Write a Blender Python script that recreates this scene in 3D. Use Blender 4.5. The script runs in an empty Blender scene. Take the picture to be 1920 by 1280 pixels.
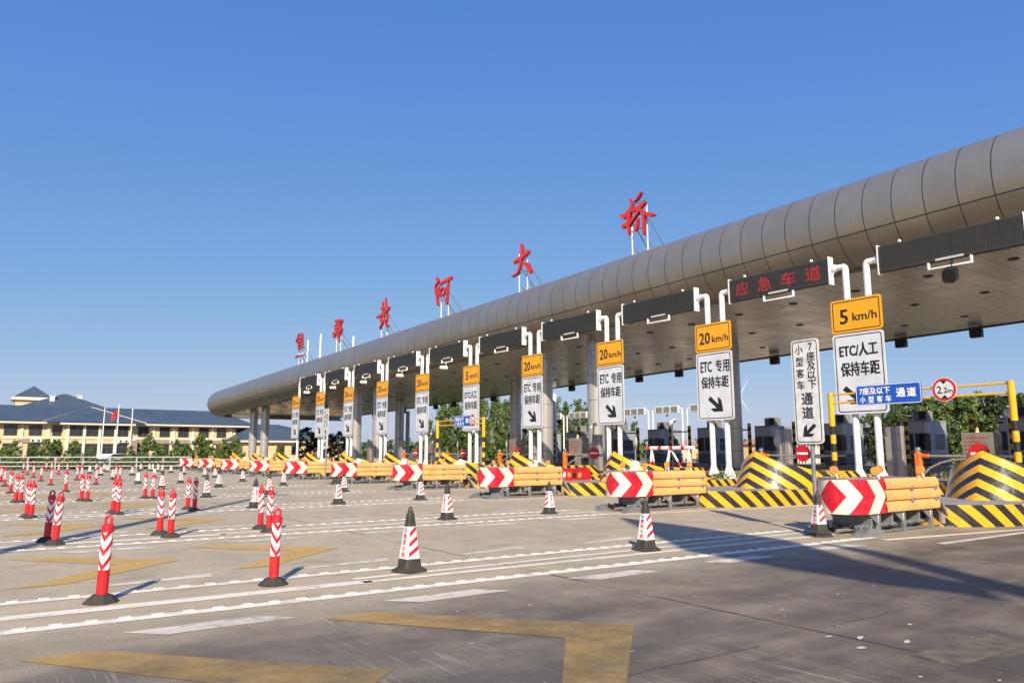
import bpy, bmesh, math, random
from math import sin, cos, pi, radians, hypot, atan2, sqrt
from mathutils import Vector, Matrix
random.seed(7)
C = bpy.context.scene.collection
SC = bpy.context.scene

# ---------------------------------------------------------------- camera, sky, sun, exposure
PITCH, YAW = math.atan(208/1382.0), radians(35.77)
cd = bpy.data.cameras.new('camera'); cam = bpy.data.objects.new('camera', cd); C.objects.link(cam)
cam.location = (0, 0, 1.3)
cam.rotation_euler = (pi/2+PITCH, 0, -YAW)
cd.sensor_width = 36; cd.lens = 1382/1920*36; cd.clip_end = 6000; cd.clip_start = 0.05
SC.camera = cam
SUN_EL, SUN_AZ = radians(32), radians(57)            # light travels towards SUN_AZ (from +X to +Y)
W = bpy.data.worlds.new('World'); SC.world = W; W.use_nodes = True
nt = W.node_tree; nt.nodes.clear()
sky = nt.nodes.new('ShaderNodeTexSky'); sky.sky_type = 'NISHITA'; sky.sun_disc = False
sky.sun_elevation = SUN_EL; sky.sun_rotation = radians(213)
sky.air_density = 1.0; sky.dust_density = 0.6; sky.ozone_density = 3.0; sky.altitude = 50
bg = nt.nodes.new('ShaderNodeBackground'); bg.inputs['Strength'].default_value = 0.08
wo = nt.nodes.new('ShaderNodeOutputWorld')
sx = nt.nodes.new('ShaderNodeSeparateColor'); cx_ = nt.nodes.new('ShaderNodeCombineColor'); nt.links.new(sky.outputs[0], sx.inputs[0])
for i_, (p_, a_) in enumerate(((0.88, 0.64), (0.58, 0.61), (0.16, 0.745))):       # a clear, slightly hazed spring sky: bluer aloft, greyer low down
    m0_ = nt.nodes.new('ShaderNodeMath'); m0_.operation = 'MULTIPLY'; nt.links.new(sx.outputs[i_], m0_.inputs[0]); m0_.inputs[1].default_value = 0.117
    m1_ = nt.nodes.new('ShaderNodeMath'); m1_.operation = 'POWER'; nt.links.new(m0_.outputs[0], m1_.inputs[0]); m1_.inputs[1].default_value = p_
    m2_ = nt.nodes.new('ShaderNodeMath'); m2_.operation = 'MULTIPLY'; nt.links.new(m1_.outputs[0], m2_.inputs[0]); m2_.inputs[1].default_value = a_/0.117
    nt.links.new(m2_.outputs[0], cx_.inputs[i_])
nt.links.new(cx_.outputs[0], bg.inputs['Color']); nt.links.new(bg.outputs[0], wo.inputs['Surface'])
ld = bpy.data.lights.new('sun', 'SUN'); ld.energy = 4.7; ld.angle = radians(0.5); ld.color = (1.0, 0.89, 0.71)
sun = bpy.data.objects.new('sun', ld); C.objects.link(sun)
sd = Vector((cos(SUN_AZ)*cos(SUN_EL), sin(SUN_AZ)*cos(SUN_EL), -sin(SUN_EL)))
sun.rotation_euler = sd.to_track_quat('-Z', 'Y').to_euler(); sun.location = (-20, -30, 40)
SC.view_settings.view_transform = 'Standard'; SC.view_settings.look = 'None'
SC.view_settings.exposure = 0.60; SC.view_settings.gamma = 1.0
SC.render.engine = 'CYCLES'
SC.cycles.max_bounces = 6; SC.cycles.diffuse_bounces = 3; SC.cycles.glossy_bounces = 3
SC.cycles.use_denoising = True

# ---------------------------------------------------------------- materials
def s2l(c):
    return tuple((x/12.92 if x <= 0.04045 else ((x+0.055)/1.055)**2.4) for x in c)
class N:
    def __init__(s, name):
        s.m = bpy.data.materials.new(name); s.m.use_nodes = True; s.t = s.m.node_tree
        s.b = s.t.nodes['Principled BSDF']
    def n(s, typ, **kw):
        x = s.t.nodes.new(typ)
        for k, v in kw.items(): setattr(x, k, v)
        return x
    def l(s, a, b): s.t.links.new(a, b)
    def math(s, op, a, b=None, c=None, clamp=False):
        x = s.n('ShaderNodeMath', operation=op, use_clamp=clamp)
        for i, v in enumerate((a, b, c)):
            if v is None: continue
            if isinstance(v, (int, float)): x.inputs[i].default_value = v
            else: s.l(v, x.inputs[i])
        return x.outputs[0]
    def mix(s, f, a, b, blend='MIX'):
        x = s.n('ShaderNodeMix', data_type='RGBA', blend_type=blend)
        for i, v in ((0, f), (6, a), (7, b)):
            if isinstance(v, (int, float)): x.inputs[i].default_value = v
            elif isinstance(v, tuple): x.inputs[i].default_value = v+(1,) if len(v) == 3 else v
            else: s.l(v, x.inputs[i])
        return x.outputs[2]
    def noise(s, scale, detail=4, vec=None, rough=0.55):
        x = s.n('ShaderNodeTexNoise'); x.inputs['Scale'].default_value = scale
        x.inputs['Detail'].default_value = detail; x.inputs['Roughness'].default_value = rough
        if vec is not None: s.l(vec, x.inputs['Vector'])
        return x.outputs['Fac']
    def obj(s):
        return s.n('ShaderNodeTexCoord').outputs['Object']
    def pos(s):
        return s.n('ShaderNodeNewGeometry').outputs['Position']
    def ramp(s, v, lo, hi, a=0.0, b=1.0):
        x = s.n('ShaderNodeMapRange', clamp=True)
        s.l(v, x.inputs[0])
        for i, k in ((1, lo), (2, hi), (3, a), (4, b)): x.inputs[i].default_value = k
        return x.outputs[0]
    def scale(s, vec, sx, sy, sz):
        x = s.n('ShaderNodeVectorMath', operation='MULTIPLY'); s.l(vec, x.inputs[0]); x.inputs[1].default_value = (sx, sy, sz)
        return x.outputs[0]
    def bump(s, h, strength=0.2, dist=0.02):
        x = s.n('ShaderNodeBump'); x.inputs['Strength'].default_value = strength; x.inputs['Distance'].default_value = dist
        s.l(h, x.inputs['Height']); s.l(x.outputs[0], s.b.inputs['Normal'])
    def set(s, col=None, rough=None, metal=None, spec=None):
        if col is not None:
            if isinstance(col, tuple): s.b.inputs['Base Color'].default_value = col+(1,)
            else: s.l(col, s.b.inputs['Base Color'])
        if rough is not None:
            if isinstance(rough, (int, float)): s.b.inputs['Roughness'].default_value = rough
            else: s.l(rough, s.b.inputs['Roughness'])
        if metal is not None: s.b.inputs['Metallic'].default_value = metal
        if spec is not None: s.b.inputs['Specular IOR Level'].default_value = spec
        return s.m
def plain(name, col, rough=0.5, metal=0.0, dirt=0.12, dscale=3.0, emit=None, spec=None):
    x = N(name)
    f = x.ramp(x.noise(dscale, 5, x.pos()), 0.35, 0.7)
    dark = tuple(c*(1-dirt*1.6) for c in col)
    x.set(x.mix(f, col, dark) if dirt > 0 else col, x.ramp(x.noise(dscale*4, 3, x.pos()), 0.3, 0.7, max(0.03, rough-0.07), rough+0.1), metal, spec)
    if emit:
        x.b.inputs['Emission Color'].default_value = emit[0]+(1,); x.b.inputs['Emission Strength'].default_value = emit[1]
    return x.m
def uvsep(x):
    u = x.n('ShaderNodeUVMap'); u.uv_map = 'UVMap'
    s = x.n('ShaderNodeSeparateXYZ'); x.l(u.outputs[0], s.inputs[0]); return s.outputs[0], s.outputs[1]
def striped(name, ca, cb, rough=0.35, duty=0.5, worn=0.25, dirtcol=(0.16, 0.14, 0.11)):
    """bands where frac(uv.x) < duty; scuffed a little"""
    x = N(name); u, v = uvsep(x)
    f = x.math('LESS_THAN', x.math('FRACT', u), duty)
    c = x.mix(f, cb, ca)
    d = x.math('MULTIPLY', x.ramp(x.noise(5, 6, x.pos(), 0.7), 0.55, 0.75), worn)
    x.set(x.mix(d, c, dirtcol), x.ramp(x.noise(9, 3, x.pos()), 0.3, 0.7, rough, rough+0.15))
    return x.m
def chevron(name, ca, cb, teeth, amp, duty=0.5, rough=0.35):
    x = N(name); u, v = uvsep(x)
    w = x.math('MULTIPLY', x.math('ABSOLUTE', x.math('SUBTRACT', x.math('FRACT', x.math('MULTIPLY', u, teeth)), 0.5)), 2*amp)
    f = x.math('LESS_THAN', x.math('FRACT', x.math('ADD', v, w)), duty)
    d = x.math('MULTIPLY', x.ramp(x.noise(14, 5, x.pos(), 0.7), 0.5, 0.8), 0.25)
    x.set(x.mix(d, x.mix(f, cb, ca), (0.3, 0.26, 0.23)), rough)
    return x.m

YEL = (0.80, 0.36, 0.012); BLK = (0.018, 0.018, 0.021); RED = (0.55, 0.018, 0.020); WHT = (0.78, 0.77, 0.74)
M = {}
M['white'] = plain('white_paint', (0.78, 0.78, 0.76), 0.35, dirt=0.08)
M['signwhite'] = plain('sign_sheeting', (0.64, 0.67, 0.71), 0.45, dirt=0.12, dscale=1.6)
M['signcream'] = plain('sign_sheeting_pale', (0.70, 0.70, 0.68), 0.45, dirt=0.16, dscale=7)
M['signyellow'] = plain('sign_yellow', (0.80, 0.36, 0.01), 0.45, dirt=0.05)
M['signblue'] = plain('sign_blue', (0.006, 0.085, 0.46), 0.55, dirt=0.05)
M['signred'] = plain('sign_red', (0.55, 0.012, 0.02), 0.4, dirt=0.08)
M['ink'] = plain('black_ink', (0.012, 0.012, 0.014), 0.5, dirt=0)
M['redink'] = plain('red_ink', (0.55, 0.03, 0.04), 0.5, dirt=0)
M['blueink'] = plain('blue_ink', (0.03, 0.13, 0.38), 0.5, dirt=0)
M['whiteink'] = plain('white_lettering', (0.85, 0.86, 0.88), 0.5, dirt=0)
M['letter'] = plain('red_letter_face', (0.62, 0.035, 0.025), 0.45, dirt=0.08)
M['letterside'] = plain('letter_return', (0.30, 0.02, 0.02), 0.5, dirt=0.1)
M['galv'] = plain('galvanised_steel', (0.30, 0.31, 0.32), 0.42, 0.5, dirt=0.2, dscale=6)
M['greysteel'] = plain('grey_painted_steel', (0.23, 0.24, 0.245), 0.55, 0.1, dirt=0.25, dscale=8)
M['darksteel'] = plain('dark_steel', (0.05, 0.052, 0.055), 0.5, 0.2, dirt=0.2)
M['black'] = plain('black_plastic', (0.016, 0.016, 0.018), 0.45, dirt=0.1)
M['rubber'] = plain('black_rubber', (0.050, 0.045, 0.038), 0.75, dirt=0.3, dscale=12)
M['postred'] = plain('red_plastic', (0.62, 0.014, 0.022), 0.42, dirt=0.22, dscale=6)
M['yellowpaint'] = plain('yellow_paint', (0.78, 0.42, 0.01), 0.4, dirt=0.12)
M['orange'] = plain('orange_rail_paint', (0.80, 0.385, 0.135), 0.55, dirt=0.14, dscale=2.5)
M['gateorange'] = plain('gate_orange', (0.78, 0.16, 0.012), 0.45, dirt=0.12)
M['amber'] = plain('amber_reflector', (0.72, 0.36, 0.08), 0.3, dirt=0.1)
M['chrome'] = plain('chrome', (0.75, 0.75, 0.75), 0.1, 1.0, dirt=0.05)
M['stainless'] = plain('stainless', (0.46, 0.42, 0.38), 0.36, 0.5, dirt=0.12)
M['booth'] = plain('booth_panel', (0.33, 0.345, 0.355), 0.4, 0.1, dirt=0.1)
M['boothpale'] = plain('booth_corner', (0.58, 0.58, 0.56), 0.4, 0.15, dirt=0.1)
M['glass'] = plain('dark_glass', (0.010, 0.012, 0.015), 0.08, 0, dirt=0, spec=0.35)
M['acbox'] = plain('air_conditioner', (0.25, 0.235, 0.20), 0.55, dirt=0.2)
M['ledred'] = plain('red_led', (0.25, 0.01, 0.01), 0.5, dirt=0, emit=((1.0, 0.05, 0.04), 0.16))
M['yb'] = striped('black_yellow_stripes', YEL, BLK, 0.30, 0.52, 0.42)
M['ybnose'] = striped('black_yellow_gloss', YEL, (0.022, 0.023, 0.030), 0.12, 0.52, 0.30)
M['ybpole'] = striped('black_yellow_bands', (0.78, 0.46, 0.012), BLK, 0.4, 0.5, 0.1)
M['rwpole'] = striped('red_white_bands', (0.75, 0.74, 0.72), RED, 0.4, 0.7, 0.15)
M['rwdiag'] = striped('red_white_diagonal', (0.60, 0.02, 0.03), (0.80, 0.79, 0.77), 0.4, 0.42, 0.15)
M['postchev'] = chevron('red_white_chevrons', (0.52, 0.012, 0.03), (0.82, 0.82, 0.80), 2, 0.85, 0.44)
M['railgrey'] = plain('pale_rail_paint', (0.40, 0.41, 0.39), 0.5)
M['conc'] = plain('kerb_concrete', (0.30, 0.275, 0.245), 0.85, dirt=0.2, dscale=2)
M['brown'] = plain('canopy_dark_edge', (0.05, 0.045, 0.04), 0.5, 0.3)
M['wall'] = plain('cream_render', (0.68, 0.485, 0.275), 0.8, dirt=0.06, dscale=0.5)
M['trim'] = plain('pale_trim', (0.66, 0.60, 0.52), 0.75, dirt=0.06)
M['pinkish'] = plain('dado_brown', (0.33, 0.22, 0.18), 0.8, dirt=0.1)
def roof_mat():
    x = N('slate_blue_roof'); s_ = x.n('ShaderNodeSeparateXYZ'); x.l(x.pos(), s_.inputs[0])
    f = x.ramp(x.noise(0.5, 5, x.pos()), 0.35, 0.65)
    row = x.math('FRACT', x.math('MULTIPLY', s_.outputs[2], 5.2)); colm = x.math('FRACT', x.math('MULTIPLY', s_.outputs[0], 1.6))
    ln = x.math('ADD', x.math('LESS_THAN', row, 0.2), x.math('LESS_THAN', colm, 0.07), clamp=True)
    c = x.mix(f, (0.066, 0.094, 0.122), (0.050, 0.074, 0.10))
    x.set(x.mix(x.math('MULTIPLY', ln, 0.45), c, (0.03, 0.042, 0.055)), 0.5); return x.m
M['roofblue'] = roof_mat()
M['window'] = plain('window_glass', (0.03, 0.035, 0.04), 0.08, 0, dirt=0, spec=0.6)
M['frame'] = plain('window_frame', (0.10, 0.11, 0.12), 0.5)
M['pinkroof'] = plain('tile_roof', (0.42, 0.20, 0.13), 0.8)
M['carpaint'] = plain('white_car_paint', (0.75, 0.76, 0.78), 0.2, dirt=0.03)
M['flag'] = plain('red_cloth', (0.55, 0.02, 0.02), 0.7)
M['bark'] = plain('bark', (0.11, 0.085, 0.06), 0.9, dirt=0.3, dscale=8)
M['hazewhite'] = plain('turbine_hazed_white', (0.42, 0.46, 0.52), 0.6, dirt=0)  # white turbine with distance haze mixed into its colour
M['lilac'] = plain('lilac_petals', (0.25, 0.17, 0.36), 0.7)
M['hedge'] = plain('hedge_leaf', (0.030, 0.042, 0.014), 0.8, dirt=0.3)
M['tunnelwhite'] = plain('fence_white', (0.72, 0.74, 0.73), 0.5)
def leafmat(name, a, b):
    x = N(name)
    oi = x.n('ShaderNodeObjectInfo').outputs['Random']
    f = x.ramp(x.noise(1.3, 3, x.pos()), 0.35, 0.65)
    c = x.mix(f, a, b)
    c = x.mix(x.math('MULTIPLY', oi, 0.35), c, tuple(v*0.6 for v in a))
    x.set(c, 0.55); x.b.inputs['Specular IOR Level'].default_value = 0.25
    x.b.inputs['Transmission Weight'].default_value = 0.0
    return x.m
M['leaf'] = leafmat('leaves', (0.075, 0.125, 0.028), (0.145, 0.205, 0.05))
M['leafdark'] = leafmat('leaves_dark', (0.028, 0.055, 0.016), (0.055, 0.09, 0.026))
M['leafpale'] = leafmat('leaves_pale', (0.15, 0.205, 0.05), (0.22, 0.27, 0.08))

def led_mat():
    x = N('led_matrix'); p = x.pos(); s = x.n('ShaderNodeSeparateXYZ'); x.l(p, s.inputs[0])
    a = x.math('FRACT', x.math('MULTIPLY', s.outputs[1], 22)); b = x.math('FRACT', x.math('MULTIPLY', s.outputs[2], 22))
    d = x.math('ADD', x.math('LESS_THAN', a, 0.3), x.math('LESS_THAN', b, 0.3), clamp=True)
    mod = x.math('ADD', x.math('LESS_THAN', x.math('FRACT', x.math('MULTIPLY', s.outputs[1], 3.1)), 0.06), x.math('LESS_THAN', x.math('FRACT', x.math('MULTIPLY', s.outputs[2], 2.9)), 0.05), clamp=True)
    tone = x.ramp(x.noise(2.5, 3, p), 0.35, 0.65)
    x.set(x.mix(x.math('MULTIPLY', mod, 0.7), x.mix(x.math('MULTIPLY', tone, 0.4), x.mix(d, (0.016, 0.016, 0.014), (0.027, 0.027, 0.023)), (0.036, 0.035, 0.030)), (0.008, 0.008, 0.008)), 0.65); return x.m
M['led'] = led_mat()

def noseplate():
    """cream sheeting with a red diamond and red chevrons pointing back from the nose: uv.x metres round the nose, uv.y 0..1 up"""
    x = N('chevron_nose_sheeting'); u, v = uvsep(x)
    t = x.math('ADD', x.math('ABSOLUTE', u), x.math('MULTIPLY', x.math('ABSOLUTE', x.math('SUBTRACT', x.math('MULTIPLY', v, 2), 1)), 0.245))
    f = x.math('ADD', x.math('LESS_THAN', t, 0.24),
               x.math('ADD', x.math('MULTIPLY', x.math('GREATER_THAN', t, 0.503), x.math('LESS_THAN', t, 0.85)), x.math('GREATER_THAN', t, 1.17)), clamp=True)
    d = x.math('MULTIPLY', x.ramp(x.noise(9, 5, x.pos(), 0.7), 0.5, 0.8), 0.2)
    x.set(x.mix(d, x.mix(f, (0.72, 0.68, 0.52), (0.58, 0.008, 0.025)), (0.35, 0.3, 0.24)), 0.35); return x.m
M['noseplate'] = noseplate()

def tube_mat():
    x = N('canopy_cladding'); u, v = uvsep(x)
    fu = x.math('FRACT', u)
    seam = x.math('LESS_THAN', fu, 0.029)
    seam2 = x.math('MULTIPLY', x.math('GREATER_THAN', v, 0.0), x.math('LESS_THAN', v, 0.04))
    sm = x.math('ADD', seam, seam2, clamp=True)
    cell = x.n('ShaderNodeTexWhiteNoise', noise_dimensions='1D'); x.l(x.math('FLOOR', u), cell.inputs['W'])
    base = x.mix(x.ramp(x.noise(0.8, 4, x.pos()), 0.3, 0.7), (0.275, 0.258, 0.218), (0.32, 0.30, 0.257))
    base = x.mix(x.math('MULTIPLY', cell.outputs[0], 0.25), base, (0.225, 0.205, 0.17))
    st = x.n('ShaderNodeTexCoord').outputs['UV']
    cu_ = x.n('ShaderNodeCombineXYZ'); x.l(x.math('MULTIPLY', u, 14), cu_.inputs[0]); x.l(x.math('MULTIPLY', v, 0.9), cu_.inputs[1])
    rain = x.math('MULTIPLY', x.ramp(x.noise(1.0, 4, cu_.outputs[0], 0.6), 0.52, 0.75), 0.32)
    base = x.mix(rain, base, (0.185, 0.165, 0.13))
    x.set(x.mix(sm, base, (0.04, 0.028, 0.02)), x.math('ADD', 0.33, x.math('MULTIPLY', cell.outputs[0], 0.08)), 0.55)
    h = x.math('ADD', x.math('MULTIPLY', x.noise(0.7, 2, x.pos()), 0.5), x.math('MULTIPLY', sm, -0.5))
    x.bump(h, 0.25, 0.03); return x.m
M['tube'] = tube_mat()
def soffit_mat():
    x = N('soffit_panels'); s = x.n('ShaderNodeSeparateXYZ'); x.l(x.pos(), s.inputs[0])
    a = x.math('FRACT', s.outputs[0]); b = x.math('FRACT', x.math('MULTIPLY', s.outputs[1], 0.98))
    sm = x.math('ADD', x.math('LESS_THAN', a, 0.03), x.math('LESS_THAN', b, 0.03), clamp=True)
    cv = x.n('ShaderNodeCombineXYZ'); x.l(x.math('FLOOR', s.outputs[0]), cv.inputs[0]); x.l(x.math('FLOOR', x.math('MULTIPLY', s.outputs[1], 0.98)), cv.inputs[1])
    wn = x.n('ShaderNodeTexWhiteNoise', noise_dimensions='3D'); x.l(cv.outputs[0], wn.inputs['Vector'])
    base = x.mix(wn.outputs['Value'], (0.66, 0.60, 0.53), (0.73, 0.665, 0.59))
    x.set(x.mix(sm, base, (0.06, 0.045, 0.035)), x.math('ADD', 0.2, x.math('MULTIPLY', wn.outputs['Value'], 0.1)), 0.25)
    x.bump(x.math('ADD', x.math('MULTIPLY', x.noise(0.9, 2, x.pos()), 0.6), x.math('MULTIPLY', sm, -0.3)), 0.12, 0.02)
    return x.m
M['soffit'] = soffit_mat()
def column_mat():
    x = N('column_cladding'); s = x.n('ShaderNodeSeparateXYZ'); x.l(x.pos(), s.inputs[0])
    sm = x.math('LESS_THAN', x.math('FRACT', x.math('MULTIPLY', s.outputs[2], 0.72)), 0.02)
    x.set(x.mix(sm, (0.50, 0.49, 0.46), (0.06, 0.06, 0.06)), 0.28, 0.5); return x.m
M['column'] = column_mat()

def concrete():
    x = N('plaza_concrete'); p = x.pos(); s = x.n('ShaderNodeSeparateXYZ'); x.l(p, s.inputs[0]); X, Y = s.outputs[0], s.outputs[1]
    big = x.noise(0.25, 5, p); mid = x.noise(1.6, 6, p, 0.65); fine = x.noise(45, 4, p, 0.7); grit = x.noise(160, 2, p)
    c = x.mix(x.ramp(big, 0.3, 0.7), (0.44, 0.362, 0.245), (0.495, 0.417, 0.29))
    c = x.mix(x.math('MULTIPLY', x.ramp(mid, 0.42, 0.68), 0.6), c, (0.275, 0.215, 0.148))
    c = x.mix(x.math('MULTIPLY', x.ramp(fine, 0.47, 0.66), 0.62), c, (0.20, 0.155, 0.105))
    c = x.mix(x.math('MULTIPLY', x.ramp(grit, 0.52, 0.70), 0.5), c, (0.58, 0.50, 0.37))
    # slabs one tone apart
    sl = x.n('ShaderNodeTexWhiteNoise', noise_dimensions='2D'); cv = x.n('ShaderNodeCombineXYZ')
    jx = x.math('DIVIDE', x.math('SUBTRACT', X, 5.15), 6.05)
    x.l(x.math('FLOOR', jx), cv.inputs[0]); x.l(x.math('FLOOR', x.math('DIVIDE', x.math('SUBTRACT', Y, 7.05), 5.5)), cv.inputs[1]); x.l(cv.outputs[0], sl.inputs['Vector'])
    c = x.mix(x.math('MULTIPLY', sl.outputs[0], 0.25), c, (0.33, 0.27, 0.19))
    # rubber laid down by traffic in the open lane nearest the viewer, streaked along it
    wob = x.math('MULTIPLY', x.math('SUBTRACT', x.noise(0.35, 4, p), 0.5), 1.6)
    streak = x.math('ADD', x.math('MULTIPLY', x.noise(1.0, 5, x.scale(p, 0.30, 1.5, 1), 0.6), 0.6), x.math('MULTIPLY', mid, 0.4))
    lane = x.math('MULTIPLY', x.ramp(x.math('ADD', Y, wob), 5.0, 6.9, 1, 0), x.ramp(x.math('ADD', Y, wob), -2.5, 0.2, 0.35, 1))
    lane = x.math('MULTIPLY', lane, x.ramp(x.math('ADD', X, wob), -0.5, 4.0, 0.84, 1.0))
    dk = x.math('MULTIPLY', lane, x.math('SUBTRACT', x.ramp(streak, 0.38, 0.58, 0.60, 0.97), x.math('MULTIPLY', x.ramp(fine, 0.45, 0.7), 0.14)))
    c = x.mix(dk, c, (0.066, 0.051, 0.036))
    # fainter tyre wear in the other lanes
    fy = x.math('FRACT', x.math('DIVIDE', x.math('SUBTRACT', Y, 7.05), 5.5))
    tw = x.math('SUBTRACT', 1.0, x.math('MULTIPLY', x.math('ABSOLUTE', x.math('SUBTRACT', fy, 0.5)), 3.0), clamp=True)
    c = x.mix(x.math('MULTIPLY', x.math('MULTIPLY', tw, x.ramp(streak, 0.4, 0.7)), 0.30), c, (0.16, 0.145, 0.125))
    # pale scratches across the lane where the grooved finish is worn bright
    gr_ = x.math('MULTIPLY', x.math('GREATER_THAN', x.noise(1.0, 3, x.scale(p, 46, 1.3, 1), 0.5), 0.60), x.ramp(x.noise(0.55, 4, p, 0.6), 0.50, 0.62))
    gr_ = x.math('MULTIPLY', gr_, x.ramp(Y, 7.5, 9.5, 0.42, 0.0))
    c = x.mix(gr_, c, (0.40, 0.36, 0.30))
    # spots and oil
    sp = x.n('ShaderNodeTexVoronoi'); sp.inputs['Scale'].default_value = 1.1; x.l(p, sp.inputs['Vector'])
    c = x.mix(x.math('MULTIPLY', x.math('LESS_THAN', x.math('ADD', sp.outputs['Distance'], x.math('MULTIPLY', fine, 0.10)), 0.10), 0.35), c, (0.10, 0.09, 0.08))
    # joints
    wj = x.math('MULTIPLY', x.math('SUBTRACT', x.noise(1.2, 5, p, 0.7), 0.5), 0.10)
    dj = x.math('ABSOLUTE', x.math('SUBTRACT', x.math('FRACT', x.math('ADD', x.math('ADD', jx, x.math('DIVIDE', wj, 6.05)), 0.5)), 0.5))
    jw = x.ramp(x.noise(0.9, 4, p), 0.40, 0.65, 0.0006, 0.0046)
    joint = x.math('LESS_THAN', dj, jw)
    wj2 = x.math('MULTIPLY', x.math('SUBTRACT', x.noise(0.7, 5, p, 0.7), 0.5), 0.25)
    dy = x.math('ABSOLUTE', x.math('SUBTRACT', x.math('FRACT', x.math('ADD', x.math('DIVIDE', x.math('ADD', x.math('SUBTRACT', Y, 3.3), wj2), 5.5), 0.5)), 0.5))
    joint2 = x.math('MULTIPLY', x.math('LESS_THAN', dy, 0.0013), x.math('GREATER_THAN', x.noise(0.8, 3, p), 0.46))
    jt = x.math('MULTIPLY', x.math('ADD', joint, joint2, clamp=True), 0.85)
    c = x.mix(jt, c, (0.035, 0.030, 0.026))
    # tining: fine grooves across the lane
    tn = x.math('MULTIPLY', x.math('SINE', x.math('MULTIPLY', X, 240)), x.ramp(x.noise(0.7, 3, p), 0.45, 0.6))
    x.set(c, x.ramp(dk, 0, 1, 0.88, 0.6))
    x.bump(x.math('ADD', x.math('ADD', x.math('MULTIPLY', fine, 0.5), x.math('MULTIPLY', grit, 0.3)), x.math('ADD', x.math('MULTIPLY', tn, 0.12), x.math('MULTIPLY', jt, -1.5))), 0.35, 0.01)
    return x.m
M['concrete'] = concrete()
M['patch'] = plain('repair_concrete', (0.165, 0.132, 0.094), 0.85, dirt=0.35, dscale=7)
def roadpaint(name, col, bg_, lo, hi, dk, wear=0.9):
    x = N(name); p = x.pos(); s = x.n('ShaderNodeSeparateXYZ'); x.l(p, s.inputs[0])
    w = x.math('ADD', x.math('MULTIPLY', x.noise(3.0, 6, p, 0.7), 0.6), x.math('MULTIPLY', x.noise(1.0, 6, x.scale(p, 1.2, 9, 1), 0.65), 0.4))
    f = x.ramp(w, lo, hi)
    c = x.mix(f, col, bg_)
    c = x.mix(x.math('MULTIPLY', x.ramp(x.noise(30, 4, p, 0.7), 0.5, 0.7), 0.4), c, bg_)
    lane = x.math('MULTIPLY', x.math('MULTIPLY', x.ramp(s.outputs[1], 5.0, 6.4, 1, 0), dk), x.ramp(x.noise(2.2, 6, p, 0.7), 0.3, 0.65, 0.45, 1.0))
    c = x.mix(lane, c, (0.085, 0.072, 0.05))
    a = x.math('SUBTRACT', 1.0, x.math('MULTIPLY', x.ramp(x.math('ADD', x.math('MULTIPLY', x.noise(7.0, 7, p, 0.75), 0.65), x.math('MULTIPLY', x.noise(1.1, 4, p), 0.35)), lo+0.10, hi-0.06), wear))
    x.l(a, x.b.inputs['Alpha'])
    x.set(c, 0.75); return x.m
M['paintwhite'] = roadpaint('white_road_paint', (0.80, 0.75, 0.64), (0.46, 0.39, 0.30), 0.44, 0.78, 0.40)
M['paintgrey'] = roadpaint('worn_white_road_paint', (0.70, 0.65, 0.55), (0.44, 0.37, 0.285), 0.40, 0.72, 0.38)
M['paintyellow'] = roadpaint('yellow_road_paint', (0.56, 0.33, 0.055), (0.44, 0.31, 0.14), 0.34, 0.72, 0.80, 0.28)
def earth():
    x = N('ground_earth'); p = x.pos()
    c = x.mix(x.ramp(x.noise(0.08, 5, p), 0.4, 0.6), (0.07, 0.085, 0.03), (0.16, 0.13, 0.085)); x.set(c, 0.95); return x.m
M['earth'] = earth()

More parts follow.
